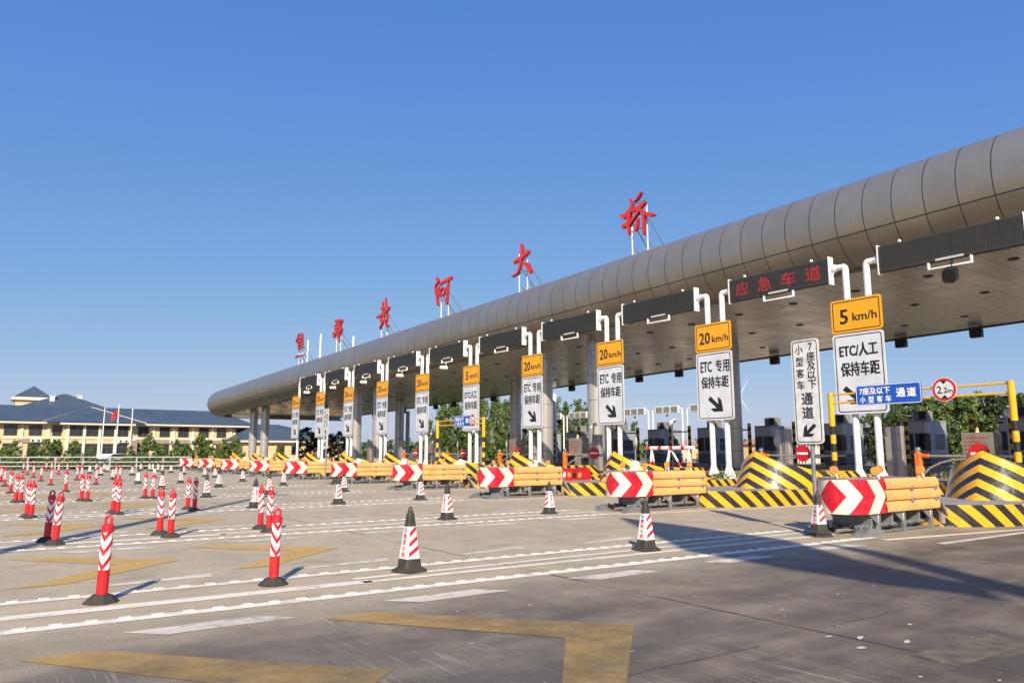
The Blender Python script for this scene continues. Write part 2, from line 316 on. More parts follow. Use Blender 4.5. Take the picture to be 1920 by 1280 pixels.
# ---------------------------------------------------------------- mesh helpers
class MB:
    def __init__(s): s.v = []; s.f = []; s.mi = []; s.uv = []; s.sm = []
    def add(s, verts, faces, mat=0, uv=None, smooth=False):
        o = len(s.v); s.v += [tuple(v) for v in verts]
        for i, f in enumerate(faces):
            s.f.append([o+k for k in f]); s.mi.append(mat); s.sm.append(smooth)
            s.uv.append([uv[k] for k in f] if uv else None)
    def quad(s, a, b, c, d, mat=0, uv=None): s.add([a, b, c, d], [(0, 1, 2, 3)], mat, uv)
    def box(s, x0, x1, y0, y1, z0, z1, mat=0, bev=0.0):
        bm = bmesh.new(); bmesh.ops.create_cube(bm, size=1)
        for v in bm.verts: v.co = (x0+(v.co.x+.5)*(x1-x0), y0+(v.co.y+.5)*(y1-y0), z0+(v.co.z+.5)*(z1-z0))
        if bev > 0: bmesh.ops.bevel(bm, geom=list(bm.edges), offset=bev, segments=2 if bev > 0.03 else 1, affect='EDGES')
        bm.verts.index_update()
        s.add([v.co[:] for v in bm.verts], [[v.index for v in f.verts] for f in bm.faces], mat); bm.free()
    def prism(s, poly, axis, a0, a1, mat=0, sidemat=None, cap0=True, cap1=True):
        """poly in the plane normal to axis: 'x' -> (y,z), 'y' -> (x,z), 'z' -> (x,y)"""
        P = {'x': lambda p, a: (a, p[0], p[1]), 'y': lambda p, a: (p[0], a, p[1]), 'z': lambda p, a: (p[0], p[1], a)}[axis]
        n = len(poly); v = [P(p, a0) for p in poly]+[P(p, a1) for p in poly]
        if cap0: s.add(v[:n], [list(range(n))], mat)
        if cap1: s.add(v[n:], [list(range(n))], mat)
        s.add(v, [(i, (i+1) % n, n+(i+1) % n, n+i) for i in range(n)], mat if sidemat is None else sidemat)
    def tube(s, pts, r, n=10, mat=0, caps=True, uvper=None, smooth=True):
        pts = [Vector(p) for p in pts]; R = r if isinstance(r, (list, tuple)) else [r]*len(pts)
        vs = []; uvs = []; d0 = (pts[1]-pts[0]).normalized()
        ax = d0.orthogonal().normalized(); L = 0
        for i, p in enumerate(pts):
            if i == 0: d = d0
            elif i == len(pts)-1: d = (pts[i]-pts[i-1]).normalized()
            else: d = ((pts[i]-pts[i-1]).normalized()+(pts[i+1]-pts[i]).normalized()).normalized()
            if i: L += (pts[i]-pts[i-1]).length
            ax = (ax-d*ax.dot(d)).normalized(); ay = d.cross(ax)
            k = 1.0
            if 0 < i < len(pts)-1: k = 1.0
            for j in range(n):
                a = 2*pi*j/n; vs.append(p+(ax*cos(a)+ay*sin(a))*R[i]*k); uvs.append((L/(uvper or 1), j/n))
        fs = [(i*n+j, i*n+(j+1) % n, (i+1)*n+(j+1) % n, (i+1)*n+j) for i in range(len(pts)-1) for j in range(n)]
        s.add(vs, fs, mat, uvs, smooth)
        if caps:
            s.add(vs[:n], [list(range(n-1, -1, -1))], mat, uvs[:n]); s.add(vs[-n:], [list(range(n))], mat, uvs[-n:])
    def lathe(s, prof, c=(0, 0, 0), n=16, mat=0, smooth=True, uvz=None, rot=0.0, squash=None):
        vs = []; uvs = []
        for r, z in prof:
            for j in range(n+1):
                a = rot+2*pi*j/n; vs.append((c[0]+r*cos(a), c[1]+r*sin(a), c[2]+z)); uvs.append((j/n, z/(uvz or 1)))
        m = n+1
        s.add(vs, [(i*m+j, i*m+j+1, (i+1)*m+j+1, (i+1)*m+j) for i in range(len(prof)-1) for j in range(n)], mat, uvs, smooth)
    def disc(s, c, r, axis='x', n=24, mat=0, d=0.01):
        P = [(c[{'x': 1, 'y': 0, 'z': 0}[axis]]+r*cos(2*pi*k/n), c[{'x': 2, 'y': 2, 'z': 1}[axis]]+r*sin(2*pi*k/n)) for k in range(n)]
        a = c['xyz'.index(axis)]; s.prism(P, axis, a-d/2, a+d/2, mat)
    def sphere(s, c, r, mat=0, n=12):
        s.lathe([(r*sin(pi*k/8), -r*cos(pi*k/8)) for k in range(9)], c, n, mat)
    def xf(s, mt):
        s.v = [tuple(mt @ Vector(v)) for v in s.v]; return s
    def build(s, name, mats, parent=None, loc=None):
        me = bpy.data.meshes.new(name); me.from_pydata(s.v, [], s.f)
        for m in (mats if isinstance(mats, (list, tuple)) else [mats]): me.materials.append(M[m])
        me.polygons.foreach_set('material_index', s.mi); me.polygons.foreach_set('use_smooth', s.sm)
        if any(s.uv):
            ul = me.uv_layers.new(name='UVMap'); dat = []
            for f, u in zip(s.f, s.uv):
                for k in range(len(f)): dat += list(u[k]) if u else [0.0, 0.0]
            ul.data.foreach_set('uv', dat)
        me.update()
        if any(s.sm): me.set_sharp_from_angle(angle=radians(38))
        o = bpy.data.objects.new(name, me); C.objects.link(o)
        if parent: o.parent = parent
        if loc: o.location = loc
        return o
def tag(o, label, cat, group=None, kind=None):
    o['label'] = label; o['category'] = cat
    if group: o['group'] = group
    if kind: o['kind'] = kind
    return o
def thing(name, label, cat, loc=(0, 0, 0), group=None, rz=0.0):
    o = bpy.data.objects.new(name, None); C.objects.link(o); o.location = loc; o.rotation_euler = (0, 0, rz)
    o.empty_display_size = 0.2
    return tag(o, label, cat, group)
def dup(root, label, loc, rz=None, scale=None):
    def cp(o, par):
        c = o.copy(); C.objects.link(c); c.parent = par
        for ch in list(o.children): cp(ch, c)
        return c
    kids = list(root.children)
    r = root.copy(); C.objects.link(r); r.parent = None
    for ch in kids: cp(ch, r)
    r['label'] = label; r.location = loc
    if rz is not None: r.rotation_euler = (0, 0, rz)
    if scale is not None: r.scale = (scale,)*3 if isinstance(scale, (int, float)) else scale
    return r
def structure(o): o['kind'] = 'structure'; return o
def rrect(w, h, r, cx=0, cy=0, n=5):
    P = []
    for sx, sy, a0 in ((1, 1, 0), (-1, 1, 90), (-1, -1, 180), (1, -1, 270)):
        for k in range(n+1):
            a = radians(a0+90*k/n); P.append((cx+sx*(w/2-r)+r*cos(a), cy+sy*(h/2-r)+r*sin(a)))
    return P
def ring(mb, P, Q, place, mat=0):
    n = len(P); v = [place(*p) for p in P]+[place(*q) for q in Q]
    mb.add(v, [(i, (i+1) % n, n+(i+1) % n, n+i) for i in range(n)], mat)
_tc = {}
def glyphs(s, off=0.014):
    if (s, off) not in _tc:
        cu = bpy.data.curves.new('t', 'FONT'); cu.body = s; cu.offset = off; cu.resolution_u = 2
        o = bpy.data.objects.new('t', cu); C.objects.link(o)
        me = bpy.data.meshes.new_from_object(o.evaluated_get(bpy.context.evaluated_depsgraph_get()))
        V = [(v.co.x, v.co.y) for v in me.vertices]; F = [list(p.vertices) for p in me.polygons]
        bpy.data.objects.remove(o); bpy.data.curves.remove(cu); bpy.data.meshes.remove(me)
        x0 = min(v[0] for v in V); x1 = max(v[0] for v in V); y0 = min(v[1] for v in V); y1 = max(v[1] for v in V)
        _tc[(s, off)] = ([((a-x0)/(x1-x0)-.5, (b-y0)/(y1-y0)-.5) for a, b in V], F)
    return _tc[(s, off)]
def text(mb, s, cu_, cv_, w, h, place, mat=0, off=0.014):
    k = max(0.0, off)*h*1.6
    for i, (du, dv) in enumerate(((0, 0), (k, k*.5), (-k, -k*.5), (-k*.6, k*.7), (k*.6, -k*.7)) if k > 0 else ((0, 0),)): _text(mb, s, cu_+du, cv_+dv, w, h, place, mat, i)
def _text(mb, s, cu_, cv_, w, h, place, mat, lay):
    """lettering fitted to a w x h box centred at (cu_, cv_); place(u, v) -> point; u runs to the reader's right"""
    V, F = glyphs(s, 0.0)
    P = [Vector(place(cu_+a*w, cv_+b*h)) for a, b in V]
    if lay:
        o_, e1, e2 = (Vector(place(*q)) for q in ((0, .45), (.02, .45), (0, .47)))
        nrm = (e1-o_).cross(e2-o_).normalized()
        P = [p+nrm*(.0003*lay) for p in P]
    mb.add(P, F, mat)
FX = lambda x: (lambda u, v: (x, -u, v))              # a face turned towards -X
ORD = ['first', 'second', 'third', 'fourth', 'fifth', 'sixth', 'seventh', 'eighth', 'ninth', 'tenth', 'eleventh', 'twelfth', 'thirteenth', 'fourteenth', 'fifteenth', 'sixteenth']

S = 5.675
def YC(n): return 12.33+S*n
LANES = list(range(-1, 10))

# ---------------------------------------------------------------- ground, plaza, markings
mb = MB(); mb.quad((-900, -900, -0.05), (2500, -900, -0.05), (2500, 2500, -0.05), (-900, 2500, -0.05))
structure(mb.build('ground', 'earth'))
mb = MB(); mb.add([(-60, -60, 0), (140, -60, 0), (140, 62, 0), (13, 62, 0), (-60, 96, 0)], [(0, 1, 2, 3, 4)])
structure(mb.build('plaza', 'concrete'))
mb = MB()
def strip(x0, x1, y, w, sl=0.0, z=0.004, mat=0, n=1):
    for k in range(n):
        a = x0+(x1-x0)*k/n; b = x0+(x1-x0)*(k+1)/n
        mb.quad((a, y+sl*a-w/2, z), (b, y+sl*b-w/2, z), (b, y+sl*b+w/2, z), (a, y+sl*a+w/2, z), mat)
YL = 5.52
for k in range(0, 11):
    yb = 7.30+YL*k-(0.15 if k else 0)
    sl = -0.038 if k == 0 else (-0.02 if k == 1 else -0.006)
    x0, x1 = -26, 11.4
    strip(x0, x1, yb+0.68, 0.13, sl*0.9); strip(x0, 3.4, yb, 0.19, sl)
    strip(3.3, x1, yb-0.01, 0.11, sl); strip(3.3, x1, yb+0.14+0.0, 0.09, sl*0.35) if k == 0 else strip(3.3, x1, yb+0.16, 0.09, sl)
    strip(x0, x1, yb-0.56, 0.15, sl*1.15)
    if k < 5:
        q = x0 if k > 1 else -2
        i = 0; xx = -14.0
        while xx < 11:                                    # raised ribs beside the edge lines
            for yy, sg, f in ((yb+0.68, 1, 0.9), (yb-0.56, 1, 1.15)):
                y = yy+sl*f*xx+0.02
                mb.box(xx, xx+0.085, y, y+0.075, 0.0, 0.011, 0)
            xx += 0.235
    for j in range(-12, 6):                               # short slowing dashes on both sides of the boundary
        xa = 0.98+2.06*j
        for y, dx in ((yb-1.30, 0.16), (yb+1.18, 0.16)):
            if xa > 9.5: continue
            yo = sl*xa*0.6
            w = 0.25; L = 1.02
            if y < yb: P = [(xa, y+yo+w), (xa+0.26, y+yo), (xa+L+0.2, y+yo), (xa+L-0.05, y+yo+w)]
            else: P = [(xa, y+yo+0.02), (xa+0.18, y+yo-0.06), (xa+L+.15, y+yo-0.04), (xa+L+0.2, y+yo+0.2)]
            mb.add([(a, b, 0.004) for a, b in P], [(0, 1, 2, 3)], 1)
for y, sl in ((5.95, -0.03),):
    strip(11.4, 40, y-0.35, 0.13, -0.03)
for n in range(-1, 10):                                   # pale edge line along each island foot
    y = YC(n)-1.42
    strip(15.5, 40, y, 0.12, 0.0); strip(15.5, 40, YC(n)+1.42, 0.12, 0.0)
    mb.quad((11.2, YC(n)-0.75, 0.004), (15.5, y-0.06, 0.004), (15.5, y+0.06, 0.004), (11.2, YC(n)-0.6, 0.004))
structure(mb.build('road_marking', ['paintwhite', 'paintgrey']))
mb = MB()
for k in range(-1, 10):                                   # ochre lane arrows, chevron shaped, in a column along every lane
    yc = 9.92+YL*k-(0.0 if k >= 0 else 0.18)
    for j in range(-11, 3):
        xa = 0.45+2.06*j
        if xa > 3 : continue
        for sg in (1, -1):
            h = (1.22 if sg > 0 else 1.12) if k >= 0 else (1.58 if sg > 0 else 1.20)
            P = [(xa-0.02-(.12 if k < 0 and sg > 0 else 0), sg*h), (xa+0.42-(.14 if k < 0 and sg > 0 else 0), sg*h), (xa+1.70, 0.0), (xa+1.02, 0.0)]
            jit = random.uniform(-.03, .03)
            P = [(a+jit, yc+b) for a, b in P]
            if sg < 0: P = P[::-1]
            mb.add([(a, b, 0.0045) for a, b in P], [(0, 1, 2, 3)])
structure(mb.build('lane_arrow_marking', 'paintyellow'))
mb = MB()                                                 # flakes of old paint on the nearest lane
rnd = random.Random(3)
def flake(x, y, r, a):
    n = rnd.randint(6, 9); st = rnd.uniform(1.5, 3.5)
    P = []
    for k in range(n):
        t = 2*pi*k/n; q = r*rnd.uniform(.6, 1.1); px, py = q*cos(t)*st*.6, q*sin(t)*.6
        P.append((x+px*cos(a)-py*sin(a), y+px*sin(a)+py*cos(a), 0.006))
    mb.add(P, [list(range(n))])
for x, y, r in ((5.05, 3.15, .05), (5.2, 3.0, .06), (4.95, 2.85, .06), (5.35, 2.75, .05), (5.9, 3.0, .035), (6.0, 2.2, .05), (6.2, 1.9, .045), (6.35, 1.75, .05), (6.5, 1.6, .05), (6.65, 1.5, .05), (7.0, 2.1, .05), (7.15, 2.0, .035), (5.6, 3.9, .03), (6.6, 4.0, .03), (4.6, 2.3, .03), (4.9, 2.0, .03)):
    flake(x, y, r*.7, rnd.uniform(-.3, .3))
for _ in range(46):
    x, y = rnd.uniform(2.5, 9.5), rnd.uniform(1.2, 6.2); flake(x, y, rnd.uniform(.006, .02), rnd.uniform(-.5, .5))
structure(mb.build('paint_flake_marking', 'paintwhite'))
mb = MB(); mb.add([(5.05, 2.58, .003), (5.0, 2.27, .003), (5.95, 2.22, .003), (6.1, 2.52, .003)], [(0, 1, 2, 3)])
structure(mb.build('concrete_patch_ground', 'patch'))

# ---------------------------------------------------------------- canopy
SLOPE = 0.0205
def zs(y): return -SLOPE*(y-8.0)
R, ZC, XF, XB, YE = 1.65, 9.72, 26.0, 45.3, 107.0
canopy = thing('toll_canopy', 'long grey metal toll canopy with rolled rounded front edge on silver columns', 'canopy')
path = []
y = -34.0
while y < YE-5.0: path.append((XF, y, -1, 0)); y += 2.0
for k in range(0, 9):
    a = radians(180-90*k/8); path.append((XF+5+5*cos(a), YE-5+5*sin(a), cos(a), sin(a)))
x = XF+5.0
while x < XB: x += 2.0; path.append((min(x, XB), YE, 0, 1))
prof = []
for k in range(0, 29):
    a = radians(-105+k*(195/28)); prof.append((R*cos(a), ZC+R*sin(a), R*(a-radians(-25))))
mb = MB(); vs = []; us = []; L = 0
for i, (px, py, nx, ny) in enumerate(path):
    if i: L += hypot(px-path[i-1][0], py-path[i-1][1])
    for o, z, v in prof:
        vs.append((px+nx*o, py+ny*o, z+zs(py))); us.append((L/1.02, v))
m = len(prof)
mb.add(vs, [(i*m+j, i*m+j+1, (i+1)*m+j+1, (i+1)*m+j) for i in range(len(path)-1) for j in range(m-1)], 0, us, True)
mb.build('rolled_edge', 'tube', canopy)
mb = MB(); SZ = 8.42
def sp(x, y, dz=0.0): return (x, y, SZ+zs(y)*0.93+dz)
mb.add([sp(XF+0.1, -34), sp(XF+0.1, YE-4.5), sp(XF+1.6, YE-1.8), sp(XF+4.5, YE-0.3), sp(XB, YE-0.3), sp(XB, -34)], [(0, 1, 2, 3, 4, 5)])
mb.build('soffit', 'soffit', canopy)
mb = MB()
mb.quad((XF, -34, ZC+R+zs(-34)-.01), (XB, -34, 9.6+zs(-34)), (XB, YE-5, 9.6+zs(YE)), (XF, YE-5, ZC+R+zs(YE)-.01)); mb.quad((XF+5, YE-5, ZC+R+zs(YE)-.2), (XB, YE-5, 9.6+zs(YE)), (XB, YE, 9.6+zs(YE)), (XF+5, YE, ZC+R+zs(YE)-.2))
mb.quad(sp(XB, -34, -.06), sp(XB, YE, -.06), (XB, YE, 9.6+zs(YE)), (XB, -34, 9.6+zs(-34)), 1)
mb.quad(sp(XB-.25, -34, -.06), sp(XB-.25, YE, -.06), sp(XB, YE, -.06), sp(XB, -34, -.06), 1)
mb.build('roof', ['tube', 'brown'], canopy)
for X, Y, r in [(28, y, .48) for y in (94.2, 89.6, 63.2, 58.6, 35.4, 30.8, 7.5, 2.9)]+[(38.5, y, .50) for y in (97.5, 75.1, 52.9, 29.6, 7.0)]:
    mb = MB(); mb.lathe([(r*1.25, 0), (r*1.25, .25), (r, .3), (r, SZ+zs(Y)+.05)], (X, Y, 0), 24); mb.build('column', 'column', canopy)
mb = MB()
for ix in range(3):
    for k in range(34):
        X = 30.5+ix*5.2; Y = -10.7+3.05*k
        z = SZ+zs(Y)*.93
        mb.lathe([(.02, -.03), (.17, -.035), (.2, -.012), (.2, .0)], (X, Y, z), 12)
mb.build('recessed_light', 'brown', canopy)['kind'] = 'stuff'

# floodlights hung under the canopy
fl = thing('floodlight', 'x', 'floodlight', group='black floodlights hung under the canopy')
mb = MB(); mb.box(-.12, .28, -.30, .30, -.62, -.16, 0, .03); mb.build('lamp_housing', 'black', fl)
mb = MB(); mb.tube([(.05, -.33, 0), (.05, -.33, -.42)], .022, 6); mb.tube([(.05, .33, 0), (.05, .33, -.42)], .022, 6); mb.tube([(.05, -.33, -.005), (.05, .33, -.005)], .02, 6)
mb.build('bracket', 'darksteel', fl)
mb = MB(); mb.box(.0, .2, -.27, .27, -.155, -.13, 0); mb.build('cap', 'galv', fl)
bk = [12.9, 17.75, 21.9, 30.65, 39.35, 43.7, 52.4, 65.3, 73.5, 77.7, 85.9, 94.8]
fr = [77.05, 81.6, 86.1, 90.55, 95.0, 99.3]
for i, Y in enumerate(bk):
    lab = ORD[i]+' floodlight from the right along the back edge of the canopy'
    if i == 0: fl['label'] = lab; fl.location = (XB-.75, Y, SZ+zs(Y)*.93)
    else: dup(fl, lab, (XB-.75, Y, SZ+zs(Y)*.93))
for i, Y in enumerate(fr[::-1]):
    dup(fl, 'small floodlight under the front left end of the canopy, '+ORD[i]+' from its tip', (XF+.9, Y, SZ+zs(Y)*.93), scale=.6)

# roof letters: brush written characters cut from red sheet, on white frames (strokes as (y, z, half width))
GLY = {
'jiao': [[(73.78, 13.4, 0.056), (74.59, 12.63, 0.075)], [(74.04, 12.98, 0.068), (73.69, 11.73, 0.083)], [(73.23, 13.36, 0.067), (73.12, 11.8, 0.063)], [(72.73, 13.32, 0.05), (72.44, 12.13, 0.063)], [(73.96, 12.93, 0.06), (72.53, 12.88, 0.056)], [(73.91, 12.56, 0.06), (72.52, 12.53, 0.06)], [(73.87, 12.19, 0.06), (72.44, 12.16, 0.06)], [(73.7, 11.81, 0.056), (72.4, 11.83, 0.068)], [(74.42, 10.98, 0.068), (73.81, 11.11, 0.075)], [(73.56, 10.98, 0.05), (73.19, 11.09, 0.05)], [(72.95, 10.99, 0.06), (72.19, 11.0, 0.063)]],
'zheng': [[(64.23, 13.43, 0.062), (63.95, 13.12, 0.075)], [(64.34, 12.88, 0.081), (63.1, 12.99, 0.081)], [(64.69, 12.18, 0.1), (62.74, 12.38, 0.088)], [(63.6, 13.39, 0.069), (63.58, 12.47, 0.094), (64.46, 11.83, 0.075)], [(64.34, 12.57, 0.075), (63.16, 12.66, 0.075)], [(63.09, 13.24, 0.088), (62.56, 13.13, 0.088), (62.92, 12.68, 0.081), (62.52, 12.32, 0.081), (62.99, 12.04, 0.075)], [(63.17, 13.13, 0.081), (63.1, 11.27, 0.056)], [(63.81, 12.25, 0.063), (63.39, 11.7, 0.062)]],
'huang': [[(53.77, 13.71, 0.06), (53.58, 12.86, 0.09)], [(54.67, 13.01, 0.08), (53.05, 12.84, 0.09)], [(54.3, 13.48, 0.063), (54.15, 12.68, 0.087)], [(55.33, 12.35, 0.08), (54.14, 12.51, 0.112), (53.09, 12.73, 0.08)], [(54.58, 12.47, 0.075), (54.55, 11.91, 0.075)], [(54.53, 12.41, 0.06), (53.31, 12.34, 0.075)], [(53.36, 12.34, 0.06), (53.38, 11.82, 0.06)], [(54.55, 11.93, 0.075), (53.38, 11.84, 0.06)], [(53.95, 12.53, 0.06), (53.93, 11.87, 0.06)], [(54.17, 11.76, 0.08), (54.69, 11.34, 0.075)], [(53.71, 11.78, 0.08), (53.3, 11.29, 0.112)]],
'he': [[(45.55, 13.76, 0.13), (45.19, 13.48, 0.1)], [(45.31, 13.45, 0.07), (45.68, 13.17, 0.082), (45.47, 12.55, 0.12), (45.26, 11.75, 0.1)], [(45.07, 13.24, 0.1), (44.18, 13.36, 0.12), (43.39, 13.4, 0.14)], [(43.88, 13.25, 0.11), (43.97, 12.28, 0.11), (44.04, 11.67, 0.13)], [(44.87, 12.83, 0.07), (44.35, 12.83, 0.07), (44.36, 12.43, 0.07), (44.86, 12.42, 0.07), (44.87, 12.81, 0.07)], [(45.2, 13.09, 0.07), (45.05, 12.37, 0.09)]],
'da': [[(35.95, 12.92, 0.11), (35.18, 13.07, 0.128), (34.44, 13.28, 0.135)], [(35.18, 13.91, 0.09), (35.09, 13.39, 0.13), (35.23, 12.83, 0.127), (35.53, 12.22, 0.09), (36.12, 12.07, 0.068)], [(34.98, 12.68, 0.07), (34.55, 12.44, 0.17), (34.23, 11.95, 0.13)]],
'qiao': [[(25.86, 14.1, 0.05), (25.72, 13.83, 0.069), (25.75, 13.6, 0.122), (25.96, 13.23, 0.122), (26.0, 12.78, 0.097), (25.97, 12.26, 0.066)], [(26.54, 13.44, 0.066), (26.25, 13.29, 0.135), (25.78, 13.6, 0.062)], [(26.41, 12.78, 0.116), (26.14, 12.82, 0.116), (25.8, 12.99, 0.034)], [(24.78, 13.64, 0.09), (25.1, 13.52, 0.116), (25.57, 13.44, 0.084), (25.69, 13.41, 0.037)], [(25.01, 13.53, 0.075), (25.34, 13.24, 0.103), (25.73, 12.89, 0.06), (25.86, 12.73, 0.023)], [(25.15, 13.36, 0.075), (24.84, 13.1, 0.077), (24.49, 12.92, 0.124), (24.13, 12.81, 0.015)], [(25.31, 12.93, 0.045), (25.36, 12.65, 0.098), (25.48, 12.34, 0.075)], [(24.91, 13.12, 0.094), (24.92, 12.61, 0.084), (24.92, 12.01, 0.064)], [(25.03, 14.21, 0.078), (25.27, 13.99, 0.084), (25.53, 13.85, 0.019)]]}
def catmull(P, n=5):
    if len(P) < 3: return [tuple(P[0][k]+(P[1][k]-P[0][k])*t/4 for k in range(3)) for t in range(5)]
    Q = [P[0]]+P+[P[-1]]; out = []
    for i in range(1, len(Q)-2):
        for t in range(n):
            u = t/n
            out.append(tuple(0.5*(2*Q[i][k]+(Q[i+1][k]-Q[i-1][k])*u+(2*Q[i-1][k]-5*Q[i][k]+4*Q[i+1][k]-Q[i+2][k])*u*u+(3*Q[i][k]-Q[i-1][k]-3*Q[i+1][k]+Q[i+2][k])*u**3) for k in range(3)))
    out.append(P[-1]); return out
def brush(mb, P, x0, x1):
    P = catmull(P) if not (len(P) == 5 and P[0][:2] == P[4][:2]) else P
    Lp, Rp = [], []
    for i, (a, b, w) in enumerate(P):
        p = P[max(0, i-1)]; q = P[min(len(P)-1, i+1)]; dx, dy = q[0]-p[0], q[1]-p[1]; d = hypot(dx, dy) or 1
        w = max(w, .02); Lp.append((a-dy/d*w, b+dx/d*w)); Rp.append((a+dy/d*w, b-dx/d*w))
    def tip(i, j):
        a, b, w = P[i]; c = P[j]; d = hypot(a-c[0], b-c[1]) or 1; w = max(w, .02)
        return (a+(a-c[0])/d*w*.6, b+(b-c[1])/d*w*.6)
    poly = [tip(0, 1)]+Lp+[tip(-1, -2)]+Rp[::-1]
    n = len(P); front = [(x0,)+p for p in poly]; back = [(x1,)+p for p in poly]
    N_ = len(poly); fs = []
    li = lambda i: 1+i
    ri = lambda i: N_-1-i
    fs.append([0, li(0), ri(0)])
    for i in range(n-1): fs.append([li(i), li(i+1), ri(i+1), ri(i)])
    fs.append([li(n-1), n+1, ri(n-1)])
    mb.add(front, fs, 0); mb.add(back, fs, 0)
    mb.add(front+back, [(i, (i+1) % N_, N_+(i+1) % N_, N_+i) for i in range(N_)], 1)
desc = {'jiao': 'leftmost red brush written character on the canopy roof', 'zheng': 'second red rooftop character from the left, narrow and slanting',
        'huang': 'third red rooftop character from the left, with two legs', 'he': 'fourth red rooftop character from the left, with an open box',
        'da': 'red rooftop character like a striding figure, second from the right', 'qiao': 'largest red rooftop character, nearest and rightmost'}
for k, st in GLY.items():
    ys = [p[0] for s_ in st for p in s_]; zz = [p[1] for s_ in st for p in s_]
    y0, y1, z0, z1 = min(ys), max(ys), min(zz), max(zz); yc = (y0+y1)/2
    zr = ZC+R+zs(yc)-.05
    t = thing('roof_letter', desc[k], 'letter', (XF, yc, zr), 'red characters standing on the canopy roof')
    f = 1.0 if k in ('jiao', 'zheng', 'huang') else .9
    mb = MB()
    for i, s_ in enumerate(st): brush(mb, [(a-yc, b-zr, w*f) for a, b, w in s_], -.004*i, .16-.003*i)
    mb.build('character', ['letter', 'letterside'], t)
    fy = [yc+.25*(y1-y0), yc-.19*(y1-y0)]
    for q in fy:
        mb = MB(); mb.tube([(.24, q-yc, 0), (.24, q-yc, z1-zr-.5)], .038, 8); mb.tube([(.24, q-yc, 0), (.24, q-yc, .12)], .12, 8)
        mb.build('upright', 'white', t)
        mb = MB(); mb.tube([(.26, q-yc, (z1-zr)*.62), (1.9, q-yc-.1, .0)], .028, 6); mb.tube([(.26, q-yc, (z1-zr)*.25), (.95, q-yc-.1, .0)], .024, 6)
        mb.build('brace', 'galv', t)
    mb = MB()
    for z in (.45, .68, .88): mb.tube([(.2, fy[0]-yc, (z1-zr)*z), (.2, fy[1]-yc, (z1-zr)*z)], .022, 6)
    mb.build('crossbar', 'galv', t)
pole0 = None
for i, (Y, z) in enumerate(((69.0, 12.9), (77.9, 14.3), (81.8, 14.1))):
    zr = 10.4+zs(Y)
    mb = MB(); mb.tube([(0, 0, 0), (0, 0, z-zr)], [.14, .10], 10); mb.tube([(0, 0, 0), (0, 0, .3)], .2, 10)
    o = mb.build('roof_mast', 'white', None, (30, Y, zr))
    tag(o, ['white mast on the canopy roof right of the second red character', 'taller of the two white masts between first two red characters', 'leftmost white mast on the canopy roof, beside the first red character'][i], 'mast', 'white masts on the canopy roof')

# ---------------------------------------------------------------- toll islands
def ogive(w, Ln, x0, x1, n=14):
    """half plan of a pointed nose from the tip (x0,0) to half width w at x0+Ln, then straight to x1"""
    P = []
    for k in range(n+1):
        t = k/n; P.append((x0+Ln*t*t, w*(1-(1-t)**1.7)))
    P.append((x1, w)); return P
def island(n, dx):
    lab = 'raised lane island with black and yellow kerb, '+('nearest the camera' if n == -1 else ORD[n+1]+' from the right')
    t = thing('toll_island', lab, 'island', (0, YC(n), 0), 'raised islands between the toll lanes')
    P = ogive(1.25, 3.4, 14.1+dx, 60)
    H = .38; mb = MB()
    for sg in (1, -1):
        s = 0; vs = []; us = []
        for i, (x, y) in enumerate(P):
            if i: s += hypot(x-P[i-1][0], y-P[i-1][1])
            vs += [(x, sg*y, 0), (x, sg*y, H)]; us += [(s/.44, 0), ((s+.44)/.44, 1)]
        # split the long straight run so the stripes keep their slant
        mb.add(vs, [(2*i, 2*i+2, 2*i+3, 2*i+1) for i in range(len(P)-1)], 0, us)
    o = mb.build('kerb', 'yb', t)
    mb = MB(); top = [(x, y) for x, y in P]+[(x, -y) for x, y in P[::-1]][:-1]
    mb.add([(x, y, H) for x, y in top], [list(range(len(top)))], 0)
    mb.prism([(14.1+dx+.02, -.2), (14.1+dx+.02, .2), (14.1+dx+.1, .3), (14.1+dx+.1, -.3)], 'z', .05, .3)
    mb.build('top', 'conc', t)
    return t
DXK = {-1: 0, 0: .1, 1: .6, 2: .8}
for n in LANES: island(n, DXK.get(n, .85))

# glossy striped crash noses
def nose_mesh():
    nz, nx = 10, 26; mb = MB(); kS = .52
    for sg in (1, -1):
        vs = []; us = []
        for iz in range(nz+1):
            t = iz/nz; s = 0; prev = None
            for ix in range(nx+1):
                q = ix/nx
                zt = 1.0-.30*max(0, q*4.3-.1)**1.0*.78
                zt = max(.02, min(1.0, zt))
                z = t*zt
                tip = .54*z
                x = tip+(4.3-tip)*q**2.0
                w = 1.2*(1-.03*z)*(1-(1-min(1, (x-tip)/1.9))**2.0)**.72
                if prev: s += hypot(x-prev[0], w-prev[1])
                prev = (x, w)
                vs.append((x, sg*w, z)); us.append(((z+kS*s*.95)/.275, 0))
        m = nx+1
        fs = [(i*m+j, i*m+j+1, (i+1)*m+j+1, (i+1)*m+j) for i in range(nz) for j in range(nx)]
        if sg < 0: fs = [f[::-1] for f in fs]
        mb.add(vs, fs, 0, us, True)
        if sg == 1: TL = [vs[nz*m+j] for j in range(m)]; UL = [us[nz*m+j] for j in range(m)]
        else: TR = [vs[nz*m+j] for j in range(m)]
    m = nx+1
    mb.add(TL+TR, [(j, j+1, m+j+1, m+j) for j in range(m-1)], 0, UL+UL, True)
    return mb
nose0 = None
DXM = {-1: -.4, 0: 0, 1: .25, 2: .3}
for n in LANES:
    lab = 'glossy black and yellow crash nose on the '+('nearest island, at the right edge' if n == -1 else ORD[n+1]+' island from the right')
    loc = (16.35+DXM.get(n, .4), YC(n), .375)
    if nose0 is None: nose0 = tag(nose_mesh().build('crash_nose', 'ybnose', None, loc), lab, 'crash nose', 'striped crash noses on the islands')
    else:
        o = nose0.copy(); C.objects.link(o); o.location = loc; o['label'] = lab

